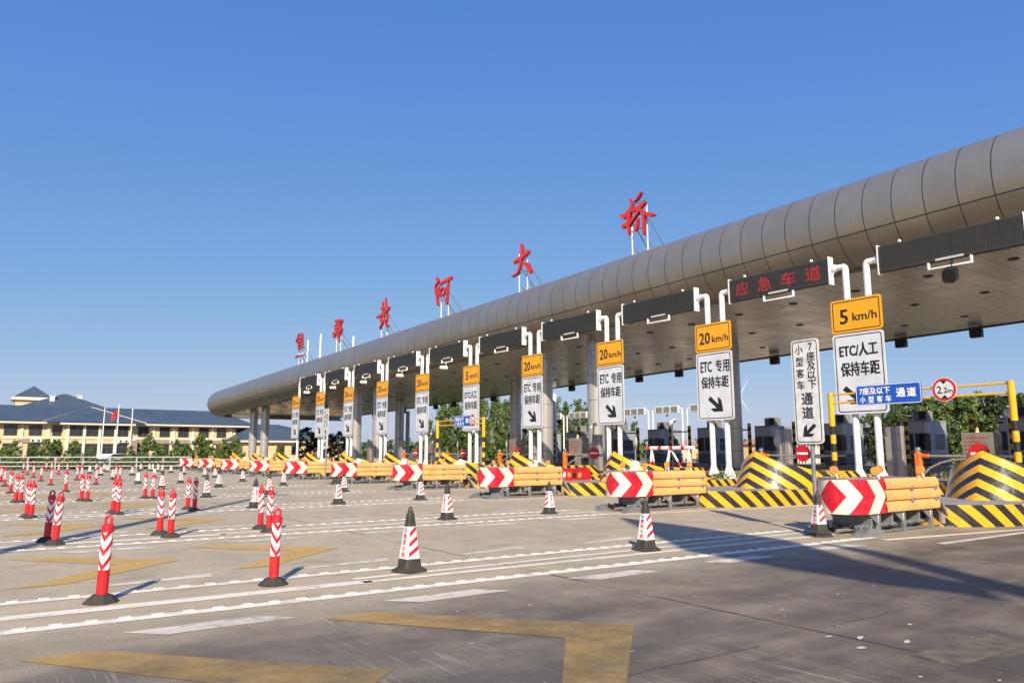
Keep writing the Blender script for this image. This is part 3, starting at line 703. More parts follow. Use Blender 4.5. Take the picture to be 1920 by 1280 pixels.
# striped foot blocks behind the noses
blk0 = None
for n in LANES:
    lab = 'low striped concrete block behind the crash nose of the '+('nearest island' if n == -1 else ORD[n+1]+' island from right')
    loc = (20.55, YC(n), .375)
    if blk0 is None:
        mb = MB(); T = .40; a, b = .62, .34
        base = [(-a, -a*1.1), (a, -a*1.1), (a, a*1.1), (-a, a*1.1)]; tp = [(-b, -b*1.5), (b, -b*1.5), (b, b*1.5), (-b, b*1.5)]
        for i in range(4):
            j = (i+1) % 4
            p, q = base[i], base[j]; L = hypot(p[0]-q[0], p[1]-q[1])
            mb.quad((p[0], p[1], 0), (q[0], q[1], 0), (tp[j][0], tp[j][1], T), (tp[i][0], tp[i][1], T), 0, [(0, 0), (L/.44, 0), ((L-.25+.4)/.44, 1), ((.25+.4)/.44, 1)])
        mb.add([(x, y, T) for x, y in tp], [(0, 1, 2, 3)], 0, [(0.1, 0)]*4)
        blk0 = tag(mb.build('striped_block', 'yb', None, loc), lab, 'block', 'striped blocks on the islands')
    else:
        o = blk0.copy(); C.objects.link(o); o.location = loc; o['label'] = lab

# ---------------------------------------------------------------- crash cushions with the chevron noses
cc = thing('crash_cushion', 'x', 'crash cushion', group='orange railed crash cushions before the islands')
mb = MB(); r = .40; vs = []; us = []
arc = [(2.35*.0, 0)]
pts = []
for k in range(-3, 0): pass
U = [-0.63-.50+.5*k/2 for k in range(0, 0)]
seq = [(.92, r), (.40, r)]+[(.40-r*sin(radians(a)), r*cos(radians(a))) for a in range(10, 180, 10)]+[(.40, -r), (.92, -r)]
acc = [0]
for i in range(1, len(seq)): acc.append(acc[-1]+hypot(seq[i][0]-seq[i-1][0], seq[i][1]-seq[i-1][1]))
mid = acc[-1]/2
for (x_, y_), s_ in zip(seq, acc):
    for z, v in ((.33, 0), (.88, 1)): vs.append((x_, y_, z)); us.append((s_-mid, v))
mb.add(vs, [(2*i, 2*i+2, 2*i+3, 2*i+1) for i in range(len(seq)-1)], 0, us, True)
mb.build('chevron_panel', 'noseplate', cc)
mb = MB(); top = [(x_*.98+.01, y_*.96) for x_, y_ in seq]
mb.add([(x_, y_, .865) for x_, y_ in top]+[(2.7, -.34, .865), (2.7, .34, .865)], [list(range(len(top)+2))], 0)
mb.tube([(x_, y_, .885) for x_, y_ in seq], .014, 6)
mb.box(.95, 2.72, -.34, .34, .82, .86)
mb.build('deck', 'greysteel', cc)
for sg in (1, -1):
    mb = MB(); prof = []
    for b in range(3):
        z0 = .335+.185*b
        prof += [(.006, z0), (.052, z0+.006), (.060, z0+.05), (.054, z0+.112), (.014, z0+.172)]
    xs = [.925, 1.7, 2.72]
    mb.add([(x_+(.05*(1-abs((z-.61)/.28)) if x_ > 2 else 0), sg*(.36+o), z) for x_ in xs for o, z in prof],
           [(i*15+j, (i+1)*15+j, (i+1)*15+j+1, i*15+j+1) for i in range(2) for j in range(14)], 0)
    for x_ in (1.78, 2.62):
        for z in (.515, .70): mb.box(x_-.035, x_+.035, sg*.375-.06, sg*.375+.06, z-.035, z+.035, 1, .008)
    mb.build('side_rail', ['orange', 'galv'], cc)
for sg in (1, -1):
    mb = MB()
    for x_ in (.75, 1.55, 2.5):
        mb.box(x_-.04, x_+.04, sg*.34-.03, sg*.34+.03, .0, .34, 0, .008); mb.box(x_-.09, x_+.09, sg*.34-.05, sg*.34+.05, 0, .02)
        mb.prism([(x_-.3, .33), (x_-.04, .33), (x_-.04, .16)], 'y', sg*.34-.012, sg*.34+.012)
    mb.tube([(.3, sg*.22, .12), (2.75, sg*.22, .12)], .035, 8); mb.tube([(.2, sg*.3, .028), (2.9, sg*.3, .028)], .022, 6)
    mb.build('leg_frame', 'galv', cc)
mb = MB()
for x_ in (.55, 1.2, 2.1): mb.box(x_, x_+.05, -.33, .33, .12, .33); mb.prism([(x_, .31), (x_+.4, .31), (x_+.05, .1)], 'y', -.2, -.17)
mb.tube([(.1, 0, .06), (2.8, 0, .06)], .03, 6)
mb.build('cross_frame', 'greysteel', cc)
for sg in (1, -1):
    mb = MB(); x_ = .12
    P = [(x_-.18, 0), (x_+.55, 0), (x_+.55, .03), (x_+.33, .11), (x_+.08, .13), (x_-.04, .09)]
    mb.prism(P, 'y', sg*.42-.09, sg*.42+.09, 0)
    for k in range(4): mb.tube([(x_+.05+.1*k, sg*.42+.05*(-1)**k, .0), (x_+.05+.1*k, sg*.42+.05*(-1)**k, .16)], .013, 5)
    mb.build('anchor_foot', 'galv', cc)
for sg in (1, -1): mb = MB(); mb.tube([(2.75, sg*.36, .55), (3.12, sg*.42, .0)], .045, 4); mb.box(2.95, 3.3, sg*.42-.08, sg*.42+.08, 0, .02); mb.build('end_strut', 'greysteel', cc)
for x_, y_ in ((.75, -.36), (.75, .36), (2.25, -.36), (2.25, .36)):
    mb = MB(); mb.disc((x_-.02, y_, 1.005), .07, 'x', 16, 0, .035)
    mb.tube([(x_, y_-.05, .87), (x_, y_-.015, .96)], .014, 5, 1); mb.tube([(x_, y_+.05, .87), (x_, y_+.015, .96)], .014, 5, 1)
    mb.build('reflector', ['amber', 'white'], cc)
DXB = {-1: 0, 0: .4, 1: .62, 2: .75}
for i, n in enumerate(range(-1, 9)):
    lab = ['orange crash cushion nearest the camera, with the largest red chevrons', 'orange crash cushion second from the right, left of the vertical sign'][i] if i < 2 else ORD[i]+' orange crash cushion from the right in the receding row'
    loc = (11.2+DXB.get(n, .8), YC(n)+(.14 if n == -1 else 0), 0)
    if i == 0: cc['label'] = lab; cc.location = loc
    else: dup(cc, lab, loc)

# ---------------------------------------------------------------- lane signs on twin poles
def arrow_poly(dx, dz, k=1.0, flip=1):
    P = [(1018, 732), (1070, 795), (1068, 738), (1092, 765), (1103, 850), (1037, 850), (1016, 824), (1058, 822), (1000, 757)]
    return [(dx+flip*(x-1052)*.0067*k, dz+(792-y)*.005*k) for x, y in P]
def lane_sign(kind, single=False):
    t = thing('lane_sign', 'x', 'sign', group='speed and lane signs on twin white poles')
    F = FX(-.034)
    mb = MB(); mb.prism([(-u, v) for u, v in rrect(1.68, 1.08, .09, 0, 5.64)], 'x', -.03, 0)
    sp_ = mb.build('speed_panel', 'signyellow', t)
    mb = MB(); ring(mb, rrect(1.56, .96, .08, 0, 5.64), rrect(1.50, .90, .06, 0, 5.64), F)
    if kind == 5: text(mb, '5', -.40, 5.62, .26, .46, F, 0, .02); text(mb, 'km/h', .28, 5.58, .78, .26, F, 0, .02)
    else: text(mb, '20', -.38, 5.62, .50, .44, F, 0, .02); text(mb, 'km/h', .34, 5.56, .74, .25, F, 0, .02)
    mb.build('lettering', 'ink', sp_)
    mb = MB(); mb.prism([(-u, v) for u, v in rrect(1.68, 2.56, .10, 0, 3.78)], 'x', -.03, 0)
    lp = mb.build('lane_panel', 'signwhite', t)
    mb = MB(); ring(mb, rrect(1.56, 2.44, .09, 0, 3.78), rrect(1.50, 2.38, .07, 0, 3.78), F)
    if kind == 5: text(mb, 'ETC/人工', .0, 4.52, 1.24, .42, F, 0, .022)
    else: text(mb, 'ETC', -.36, 4.52, .52, .40, F, 0, .022); text(mb, '专用', .40, 4.52, .62, .46, F, 0, .018)
    text(mb, '保持车距', .02, 3.92, 1.26, .44, F, 0, .018)
    P = arrow_poly(.02 if kind != 5 else -.25, 3.10, 1.0)
    mb.add([F(*p) for p in P], [list(range(len(P)))], 0)
    mb.build('lettering', 'ink', lp)
    for y_ in ((-.35,) if single else (.35, -.35)):
        mb = MB(); sg = 1 if y_ > 0 else -1
        mb.tube([(.16, y_, .37), (.16, y_, 7.20), (.16, y_+sg*.015, 7.27), (.16, y_+sg*.06, 7.31), (.16, y_+sg*.5, 7.31)], .105, 14)
        for a in range(4):
            mb.prism([(y_+.09, .40), (y_+.32, .40), (y_+.09, .85)], 'x', .15, .17) if a == 0 else None
            mb.prism([(y_-.09, .40), (y_-.32, .40), (y_-.09, .85)], 'x', .15, .17) if a == 1 else None
        mb.prism([(.06, .40), (-.17, .40), (.06, .85)], 'y', y_-.01, y_+.01)
        mb.box(-.14, .46, y_-.3, y_+.3, .37, .40)
        mb.build('pole', 'white', t)
    return t
s20 = lane_sign(20); s5 = lane_sign(5); s20s = lane_sign(20, True)
used = set()
for n in range(-1, 10):
    proto = s5 if n in (0, 4) else (s20s if n == 9 else s20)
    who = {-1: 'lane sign on twin white poles beyond the right edge', 0: 'largest sign, yellow 5 km/h above white panel, half behind the blue sign', 4: 'yellow 5 km/h sign in the middle, behind the far blue height sign',
           9: 'leftmost and smallest yellow 20 km/h lane sign, on a single pole'}.get(n, 'yellow 20 km/h over white lane sign, '+ORD[n]+' sign from the right')
    loc = (22.4, YC(n), 0)
    if proto.name not in used: used.add(proto.name); proto['label'] = who; proto.location = loc
    else: dup(proto, who, loc)

# message boards between the poles
def board(lit=False, cam_=0):
    t = thing('message_board', 'x', 'message board', group='dark message boards hung across the lanes')
    mb = MB(); mb.box(.0, .20, -2.0, 2.0, 6.84, 7.67, 0, .015); mb.build('housing', 'darksteel', t)
    mb = MB(); mb.quad((-.004, -1.92, 6.93), (-.004, 1.92, 6.93), (-.004, 1.92, 7.61), (-.004, -1.92, 7.61)); sc = mb.build('screen', 'led', t)
    if lit:
        mb = MB()
        for i, ch in enumerate('应急车道'): text(mb, ch, -1.42+.95*i, 7.26, .56, .50, FX(-.009), 0, -.012)
        mb.build('lettering', 'ledred', sc)
    for sg in (1, -1):
        mb = MB(); mb.box(-.03, .25, sg*2.015-.012, sg*2.015+.012, 6.78, 7.72)
        for z in (6.95, 7.55): mb.prism([(sg*2.0, z), (sg*2.2, 7.31), (sg*2.0, 7.31)], 'x', .12, .14)
        mb.tube([(.16, sg*2.03, 7.31), (.16, sg*2.17, 7.31)], .13, 12)
        mb.build('end_plate', 'white', t)
    mb = MB(); mb.tube([(.05, .55, 6.84), (.05, .55, 6.64), (.05, -.62, 6.64), (.05, -.62, 6.84)], .05, 8); mb.build('under_bar', 'white', t)
    mb = MB(); mb.box(-.02, .0, -.45, .32, 6.85, 6.915); mb.build('name_plate', 'boothpale', t)
    for y_ in (-1.35, 1.35): mb = MB(); mb.sphere((.08, y_, 7.72), .055); mb.lathe([(.03, 0), (.03, .06)], (.08, y_, 7.66), 8); mb.build('bulb', 'white', t)
    if cam_ == 1:
        mb = MB(); mb.tube([(.0, -.05, 6.6), (.06, .1, 6.42)], .03, 6); mb.box(-.34, .16, -.0, .2, 6.22, 6.42, 0, .04); mb.build('camera', 'white', t)
    if cam_ == 2:
        mb = MB(); mb.tube([(.05, -.1, 6.8), (.03, -.1, 6.62)], .03, 6, 0)
        q = MB(); q.box(-.28, .12, -.17, .17, -.2, .2, 0, .05); q.xf(Matrix.Translation((-.05, -.1, 6.38)) @ Matrix.Rotation(radians(-28), 4, 'Y') @ Matrix.Rotation(radians(12), 4, 'X'))
        mb.add(q.v, q.f); mb.build('flood_head', 'black', t)
    return t
b0, b1, b2, bl = board(), board(False, 1), board(False, 2), board(True)
used = set()
for n in range(-1, 9):
    p = {-1: b2, 0: bl, 1: b0, 2: b0, 3: b0}.get(n, b1)
    lab = {-1: 'widest blank message board, at the right edge with black floodlight below', 0: 'message board lit with four red characters'}.get(n, 'blank dark message board, '+ORD[n]+' to the left of the lit red one')
    loc = (22.4, YC(n)+S/2, 0)
    if p.name not in used: used.add(p.name); p['label'] = lab; p.location = loc
    else: dup(p, lab, loc)

# ---------------------------------------------------------------- narrow white lane signs on grey poles
def narrow_sign(loc, label):
    t = thing('narrow_lane_sign', label, 'sign', loc, 'narrow white lane signs')
    F = FX(-.022); w, zb, zt = .50, 1.44, 3.15; zc = (zb+zt)/2
    mb = MB(); mb.prism([(-u, v) for u, v in rrect(w, zt-zb, .06, 0, zc)], 'x', -.018, 0); p = mb.build('panel', 'signcream', t)
    mb = MB(); ring(mb, rrect(w-.05, zt-zb-.05, .05, 0, zc), rrect(w-.075, zt-zb-.075, .04, 0, zc), F)
    for i, ch in enumerate('7座及以下'): text(mb, ch, .105, 3.02-.155*i, .07 if i == 0 else .145, .12 if i == 0 else .14, F, 0, .012)
    for i, ch in enumerate('小型客车'): text(mb, ch, -.10, 2.985-.195*i, .135, .145, F, 0, .012)
    for i, ch in enumerate('通道'): text(mb, ch, .0, 2.17-.225*i, .20, .19, F, 0, .014)
    P = [(u, v) for u, v in arrow_poly(.01, 1.66, .36, -1)]
    mb.add([F(*q) for q in P], [list(range(len(P)))], 0)
    mb.build('lettering', 'ink', p)
    mb = MB(); mb.tube([(.04, 0, 0), (.04, 0, 3.0)], .035, 12); mb.box(-.06, .14, -.1, .1, 0, .02); mb.build('pole', 'galv', t)
narrow_sign((11.0, 6.97, 0), 'large narrow white sign on grey pole rising from a traffic cone')
narrow_sign((12.0, 30.15, 0), 'far narrow white sign on a thin grey pole beside a black cone')

# ---------------------------------------------------------------- yellow height limit gantries
def height_gantry(X, yl, yr, blue, rnd_, label):
    t = thing('height_gantry', label, 'gantry', (X, yr, 0), 'yellow height limit gantries')
    W_ = yl-yr
    for y_ in (0, W_):
        mb = MB(); r = .075
        def per(z0, z1, mat): mb.tube([(0, y_, z0), (0, y_, z1)], r, 14, mat)
        z = .40; c = 1
        for h in (.22, .23, .23, .23, .24, .25): mb.tube([(0, y_, z), (0, y_, z+h)], r, 14, c, False); z += h; c = 1-c
        mb.tube([(0, y_, z), (0, y_, z+.24)], r, 14, 1, False); z += .24
        mb.tube([(0, y_, z), (0, y_, 2.98)], r+.004, 14, 0); mb.tube([(0, y_, .36), (0, y_, .42)], r*1.8, 14, 0)
        mb.build('post', ['yellowpaint', 'black'], t)
    mb = MB()
    for z in (2.93, 2.69): mb.tube([(0, .05, z), (0, W_-.05, z)], .028, 8)
    mb.build('crossbar', 'yellowpaint', t)
    F = lambda x: (lambda u, v: (x, -u, v))
    ub = -(blue-yr); mb = MB(); P = rrect(1.76, .55, .05, ub, 2.85); mb.prism([(-u, v) for u, v in P], 'x', -.075, -.05); p = mb.build('blue_panel', 'signblue', t)
    mb = MB(); f = F(-.079); ring(mb, rrect(1.74, .53, .045, ub, 2.85), rrect(1.71, .50, .035, ub, 2.85), f)
    text(mb, '7座及以下', ub-.35, 2.96, .84, .19, f, 0, .016)
    for i, ch in enumerate('小型客车'): text(mb, ch, ub-.69+.235*i, 2.73, .155, .17, f, 0, .016)
    for i, ch in enumerate('通道'): text(mb, ch, ub+.35+.28*i, 2.87, .23, .23, f, 0, .018)
    mb.build('lettering', 'whiteink', p)
    ur = -(rnd_-yr); mb = MB(); mb.disc((-.07, -ur, 2.87), .30, 'x', 32, 0, .02); p = mb.build('round_panel', 'signcream', t)
    mb = MB(); f = F(-.084); n = 36
    ring(mb, [(ur+.285*cos(2*pi*k/n), 2.87+.285*sin(2*pi*k/n)) for k in range(n)], [(ur+.228*cos(2*pi*k/n), 2.87+.228*sin(2*pi*k/n)) for k in range(n)], f, 0)
    for sg in (1, -1): mb.add([f(ur-.085, 2.87+sg*.222), f(ur+.085, 2.87+sg*.222), f(ur, 2.87+sg*.135)], [(0, 1, 2)], 1)
    text(mb, '2', ur-.115, 2.87, .11, .18, f, 1, .016); text(mb, '.', ur-.035, 2.79, .02, .02, f, 1, .0); text(mb, '2', ur+.035, 2.85, .08, .13, f, 1, .016); text(mb, 'm', ur+.145, 2.82, .11, .075, f, 1, .016)
    mb.build('lettering', ['signred', 'ink'], p)
height_gantry(19.75, 11.80, 7.22, 10.12, 8.68, 'nearer yellow height gantry with blue sign and round 2.2m sign')
height_gantry(19.75, 34.15, 29.75, 31.5, 30.62, 'farther and smaller yellow height gantry in the middle distance')

# ---------------------------------------------------------------- marker posts and cones
def post():
    t = thing('marker_post', 'x', 'marker post', group='red and white marker posts on the lane lines')
    mb = MB(); mb.lathe([(.145, 0), (.145, .012), (.085, .066), (.06, .07), (.06, .075)], n=8, smooth=False); mb.build('base', 'rubber', t)
    mb = MB(); mb.lathe([(.046, .065), (.048, .09), (.048, .28), (.046, .282)], n=20); mb.build('lower_tube', 'postred', t)
    mb = MB(); mb.lathe([(.046, .60), (.0515, .602), (.0525, .645), (.050, .660), (.03, .672), (.0, .675)], n=20); mb.build('cap', 'postred', t)
    mb = MB(); mb.lathe([(.0475, .28), (.0475, .602)], n=24, uvz=.125, rot=.2); mb.build('sleeve', 'postchev', t)
    mb = MB(); mb.tube([(.0, .030*cos(a), .702+.034*sin(a)) for a in [radians(-40+26*k) for k in range(11)]], .0115, 8); mb.tube([(0, .026, .66), (0, .027, .69)], .0125, 8); mb.tube([(0, -.026, .66), (0, -.027, .69)], .0125, 8)
    mb.build('handle_ring', 'postred', t)
    return t
POSTS = [(1.01, 7.57), (2.52, 7.56), (1.03, 12.59), (0.97, 13.1), (2.57, 12.64), (2.51, 13.13), (4.10, 13.11), (4.06, 12.53), (4.08, 18.46), (4.10, 17.87), (2.53, 18.28), (2.55, 17.77), (4.06, 23.65), (4.20, 23.30), (1.01, 17.78), (0.97, 18.25), (0.98, 23.75), (1.08, 23.45), (1.03, 28.91), (1.03, 34.88), (1.05, 40.65), (2.45, 23.40), (2.56, 23.10), (2.56, 29.0), (2.55, 34.92), (2.55, 40.34), (2.59, 46.5), (2.6, 52.2), (2.65, 58.2), (4.14, 52.0), (4.26, 58.6), (4.16, 61.5), (4.02, 40.84), (4.20, 40.70), (4.1, 34.72), (5.51, 39.82), (5.53, 38.7), (4.72, 53.45)]
def rows(pts, tol=2.4):
    out = []
    for p in sorted(pts, key=lambda q: q[1]):
        if out and p[1]-out[-1][0][1] < tol: out[-1].append(p)
        else: out.append([p])
    return [sorted(r, key=lambda q: (q[0]*0.811-q[1]*0.584)) for r in out]
p0 = post(); first = True; rp = random.Random(5)
RN = ['nearest', 'second', 'third', 'fourth', 'fifth', 'sixth', 'seventh', 'eighth', 'ninth', 'tenth', 'eleventh', 'farthest']
for ri, r_ in enumerate(rows(POSTS)):
    for ci, (x_, y_) in enumerate(r_):
        lab = 'red and white marker post, %s from left in the %s row%s' % (ORD[ci], RN[ri], ' from the camera' if ri else ' to the camera')
        if ri == 0: lab = ['single red and white marker post at the front left', 'single red and white marker post in front, left of the big cone'][ci]
        if first: p0['label'] = lab; p0.location = (x_, y_, 0); p0.rotation_euler = (0, 0, .85); first = False; o = p0
        else: o = dup(p0, lab, (x_, y_, 0), .94+rp.uniform(-.7, .7) if ri else 1.3)
        o.rotation_euler = (rp.uniform(-.025, .025), rp.uniform(-.02, .03), o.rotation_euler[2])
        if ri == 1 and ci in (0, 1): o.rotation_euler[1] = .05

def cone(plainblack=False, double=False):
    t = thing('traffic_cone', 'x', 'traffic cone', group='traffic cones on the plaza')
    def sq(hw, ch, z):
        P = [(hw, -hw+ch), (hw, hw-ch), (hw-ch, hw), (-hw+ch, hw), (-hw, hw-ch), (-hw, -hw+ch), (-hw+ch, -hw), (hw-ch, -hw)]
        return [(x_, y_, z) for x_, y_ in P]
    def loft(mb, secs, mat=0, caps=True):
        v = [p for s_ in secs for p in s_]
        mb.add(v, [(i*8+j, i*8+(j+1) % 8, (i+1)*8+(j+1) % 8, (i+1)*8+j) for i in range(len(secs)-1) for j in range(8)], mat)
        if caps: mb.add(secs[-1], [list(range(8))], mat)
    z0 = .05 if double else 0
    mb = MB()
    if double: loft(mb, [sq(.17, .06, 0), sq(.17, .06, .022), sq(.155, .055, .03), sq(.14, .05, .05)])
    loft(mb, [sq(.165, .06, z0), sq(.168, .06, z0+.018), sq(.155, .055, z0+.028), sq(.125, .04, z0+.045), sq(.108, .028, z0+.05), sq(.094, .022, z0+.145)])
    mb.build('base', 'rubber', t)
    zb, zt, wb, wt = z0+.145, .49, .092, .051
    if not plainblack:
        mb = MB(); loft(mb, [sq(wb, .020, zb), sq(wt, .012, zt)], 0, False); sl = mb.build('sleeve', 'signcream', t)
        for f in range(4):
            rot = Matrix.Rotation(f*pi/2, 4, 'Z')
            def face(u, v, e=.0015):
                k = (v-zb)/(zt-zb); w = wb+(wt-wb)*k+e
                return tuple(rot @ Vector((-w, -u, v)))
            if f % 2 == 0:                                   # diagonal red stripes
                mb = MB()
                for q in range(3):
                    za = zb+.02+.105*q
                    def wid(z): return (wb+(wt-wb)*(z-zb)/(zt-zb))-(.020+(.012-.020)*(z-zb)/(zt-zb))
                    P = [(-wid(za), za), (wid(za+.075), za+.075), (wid(za+.12), za+.12), (-wid(za+.045), za+.045)]
                    mb.add([face(u, v) for u, v in P], [(0, 1, 2, 3)])
                mb.build('stripes', 'signred', sl)
            else:
                mb = MB(); n = 18; c = (0, .452)
                mb.add([face(c[0]+0.027*cos(2*pi*k/n), c[1]+0.027*sin(2*pi*k/n)) for k in range(n)], [list(range(n))], 1)
                ring(mb, [(.019*cos(2*pi*k/n), c[1]+.019*sin(2*pi*k/n)) for k in range(n)], [(.016*cos(2*pi*k/n), c[1]+.016*sin(2*pi*k/n)) for k in range(n)], lambda u, v: face(u, v, .0024), 2)
                for a, b in (((-.012, -.008), (-.002, .012)), ((.002, .012), (.012, -.008))): mb.add([face(p, c[1]+q, .0024) for p, q in ((a[0], a[1]), (a[0]+.006, a[1]), (b[0]+.004, b[1]), (b[0], b[1]))], [(0, 1, 2, 3)], 2)
                for i, ch in enumerate('焦郑大桥'): text(mb, ch, 0, .388-.066*i, .056, .054, lambda u, v: face(u, v), 0, .02)
                mb.build('lettering', ['redink', 'blueink', 'whiteink'], sl)
    mb = MB()
    if plainblack: loft(mb, [sq(wb, .020, zb), sq(wt, .012, zt)], 0, False)
    loft(mb, [sq(.052, .014, zt-.001), sq(.044, .014, zt+.08), sq(.036, .013, zt+.135), sq(.024, .01, zt+.165), sq(.012, .005, zt+.172)])
    mb.tube([(0, .020*cos(a), zt+.172+.034*sin(a)) for a in [radians(-10+20*k) for k in range(11)]], .0085, 7)
    mb.build('cap', 'rubber', t)
    return t
CONES = [(4.01, 7.51), (7.45, 7.25), (7.61, 12.73), (10.1, 12.65), (7.64, 18.2), (10.12, 18.39), (5.9, 60.0), (5.86, 52.8), (7.11, 60.5), (5.9, 48.2), (7.58, 60.2), (7.27, 56.4), (5.57, 40.98), (7.43, 47.6), (9.82, 59.4), (5.63, 34.56), (10.23, 58.6), (10.33, 57.8), (10.49, 57.0), (7.53, 41.7), (10.15, 53.6), (10.32, 51.8), (5.52, 29.08), (10.24, 47.8), (7.25, 34.33), (10.1, 42.19), (10.3, 40.9), (5.62, 23.15), (7.55, 29.38), (9.97, 34.76), (5.52, 18.14), (7.6, 23.61), (10.1, 29.66), (10.15, 23.74)]
c0 = cone(); c0['label'] = 'largest traffic cone, standing alone at the front centre'
c0.location = (4.01, 7.51, 0); c0.rotation_euler = (0, 0, -.12+pi/2*0-1.05)
rz0 = radians(54)-pi/2
FACE = {(4.01, 7.51): 1.68, (7.45, 7.25): 1.57, (7.61, 12.73): 1.72, (10.1, 12.65): .05, (5.52, 18.14): .15, (7.64, 18.2): 1.5, (5.63, 34.56): -.3}
for ri, r_ in enumerate(rows(CONES)):
    for ci, (x_, y_) in enumerate(r_):
        rz = FACE.get((x_, y_), pi/2+rp.uniform(-.35, .35)-(1.57 if rp.random() < .15 else 0))
        if (x_, y_) == (4.01, 7.51): c0.rotation_euler = (0, 0, rz); continue
        lab = 'white cone with red stripes and black base, %s from left in the %s cone row' % (ORD[ci], RN[min(ri, 11)])
        if (x_, y_) == (7.45, 7.25): lab = 'traffic cone at the front, half way between big cone and narrow white sign'
        o = dup(c0, lab, (x_, y_, 0), rz); o.rotation_euler[0] = rp.uniform(-.03, .03); o.scale = (rp.uniform(.97, 1.03), rp.uniform(.97, 1.03), rp.uniform(.97, 1.02))
c2 = cone(False, True); c2['label'] = 'traffic cone on a doubled base at the foot of the white sign'; c2.location = (10.87, 6.83, 0); c2.rotation_euler = (0, 0, 1.34)
c3 = cone(True); c3['label'] = 'plain black traffic cone beside the far narrow white sign'; c3.location = (12.11, 29.26, 0)

# ---------------------------------------------------------------- things on the islands
def lab_isl(n): return 'the nearest island' if n == -1 else 'the '+ORD[n+1]+' island from the right'
# lane gates: orange post, bar across the lane to the right, no entry disc
g0 = thing('lane_gate', 'x', 'gate', group='orange posted swing gates')
mb = MB(); mb.box(-.09, .09, -.09, .09, .37, 1.30, 0, .015); mb.tube([(0, -.08, 1.2), (0, -.32, 1.2)], .06, 8); mb.build('post', 'gateorange', g0)
mb = MB(); mb.sphere((0, 0, 1.40), .09); mb.lathe([(.06, 0), (.06, .06)], (0, 0, 1.29), 10); mb.build('finial', 'chrome', g0)
mb = MB(); mb.tube([(0, -.3, 1.2), (0, -3.3, 1.2)], .035, 8); mb.tube([(0, -.1, .62), (0, -.32, .84), (0, -.65, 1.0), (0, -1.0, 1.09), (0, -1.6, 1.13), (0, -2.4, 1.13)], .028, 8); mb.build('bar', 'stainless', g0)
mb = MB(); mb.disc((-.06, -1.75, 1.27), .29, 'x', 28, 0, .02); q = mb.build('no_entry_disc', 'signred', g0)
mb = MB(); mb.quad((-.073, -1.53, 1.235), (-.073, -1.97, 1.235), (-.073, -1.97, 1.305), (-.073, -1.53, 1.305)); mb.build('white_bar', 'whiteink', q)
for i, n in enumerate((0, 1, 3, 4, 5, 6, 9)):
    lab = 'orange posted gate with round no entry sign, beside '+lab_isl(n)
    loc = (23.7, YC(n)-.95, 0)
    if i == 0: g0['label'] = lab; g0.location = loc
    else: dup(g0, lab, loc, {3: .25, 5: .1}.get(n, 0))
# stainless equipment columns
e0 = thing('equipment_column', 'x', 'equipment column', group='stainless equipment columns')
for y_ in (-.2, .2):
    mb = MB(); mb.box(-.12, .12, y_-.11, y_+.11, .37, 2.25, 0, .02); mb.build('upright', 'stainless', e0)
mb = MB(); mb.box(-.1, .1, -.09, .09, .37, 2.1); mb.sphere((-.14, .2, 1.95), .03); mb.sphere((-.14, -.2, 1.95), .03); mb.build('infill', 'galv', e0)
for i, n in enumerate((0, 1, 3, 4, 5, 6, 7, 8)):
    lab = 'stainless steel double column behind the sign poles on '+lab_isl(n); loc = (27.0, YC(n)+(1.35 if n == 0 else .3), 0)
    if i == 0: e0['label'] = lab; e0.location = (27, 13.75, 0)
    else: dup(e0, lab, loc)
# convex mirrors seen from behind
m0 = thing('convex_mirror', 'x', 'mirror', group='round mirrors on thin poles')
mb = MB(); mb.lathe([(.0, -.10), (.12, -.085), (.22, -.045), (.28, 0), (.29, .01), (.0, .012)], n=24); mb.xf(Matrix.Translation((0, 0, 1.76)) @ Matrix.Rotation(radians(90), 4, 'Y')); mb.build('mirror_shell', 'boothpale', m0)
mb = MB(); mb.tube([(0, 0, .3), (0, 0, 1.55)], .035, 8); mb.build('pole', 'galv', m0)
for i, (x_, y_, n, a) in enumerate(((26, 17.95, 1, -.6), (24, 23.85, 2, -.5), (31, 11.87, 0, -1.0), (25, 35.2, 4, -.6), (25, 40.6, 5, -.6))):
    lab = 'round convex mirror on thin pole, on '+lab_isl(n)
    if i == 0: m0['label'] = lab; m0.location = (x_, y_, 0); m0.rotation_euler = (0, 0, a)
    else: dup(m0, lab, (x_, y_, 0), a)
# camera poles
k0 = thing('camera_pole', 'x', 'camera', group='white cameras on thin poles')
mb = MB(); mb.tube([(0, 0, .37), (0, 0, 2.62)], .035, 8); mb.build('pole', 'galv', k0)
mb = MB(); q = MB(); q.lathe([(.0, -.3), (.08, -.3), (.09, -.1), (.09, .22), (.0, .24)], n=12); q.xf(Matrix.Translation((-.05, -.05, 2.72)) @ Matrix.Rotation(radians(68), 4, 'Y')); mb.add(q.v, q.f, 0, None, True); mb.build('camera', 'white', k0)
for i, (x_, y_, n) in enumerate(((26.5, 23.9, 2), (26.5, 29.4, 3), (26.5, 35.0, 4), (26.5, 40.8, 5), (26.5, 46.4, 6), (30.5, 11.4, 0))):
    lab = 'white bullet camera on a thin pole, on '+lab_isl(n)
    if i == 0: k0['label'] = lab; k0.location = (x_, y_, 0)
    else: dup(k0, lab, (x_, y_, 0), .3*(i % 3))
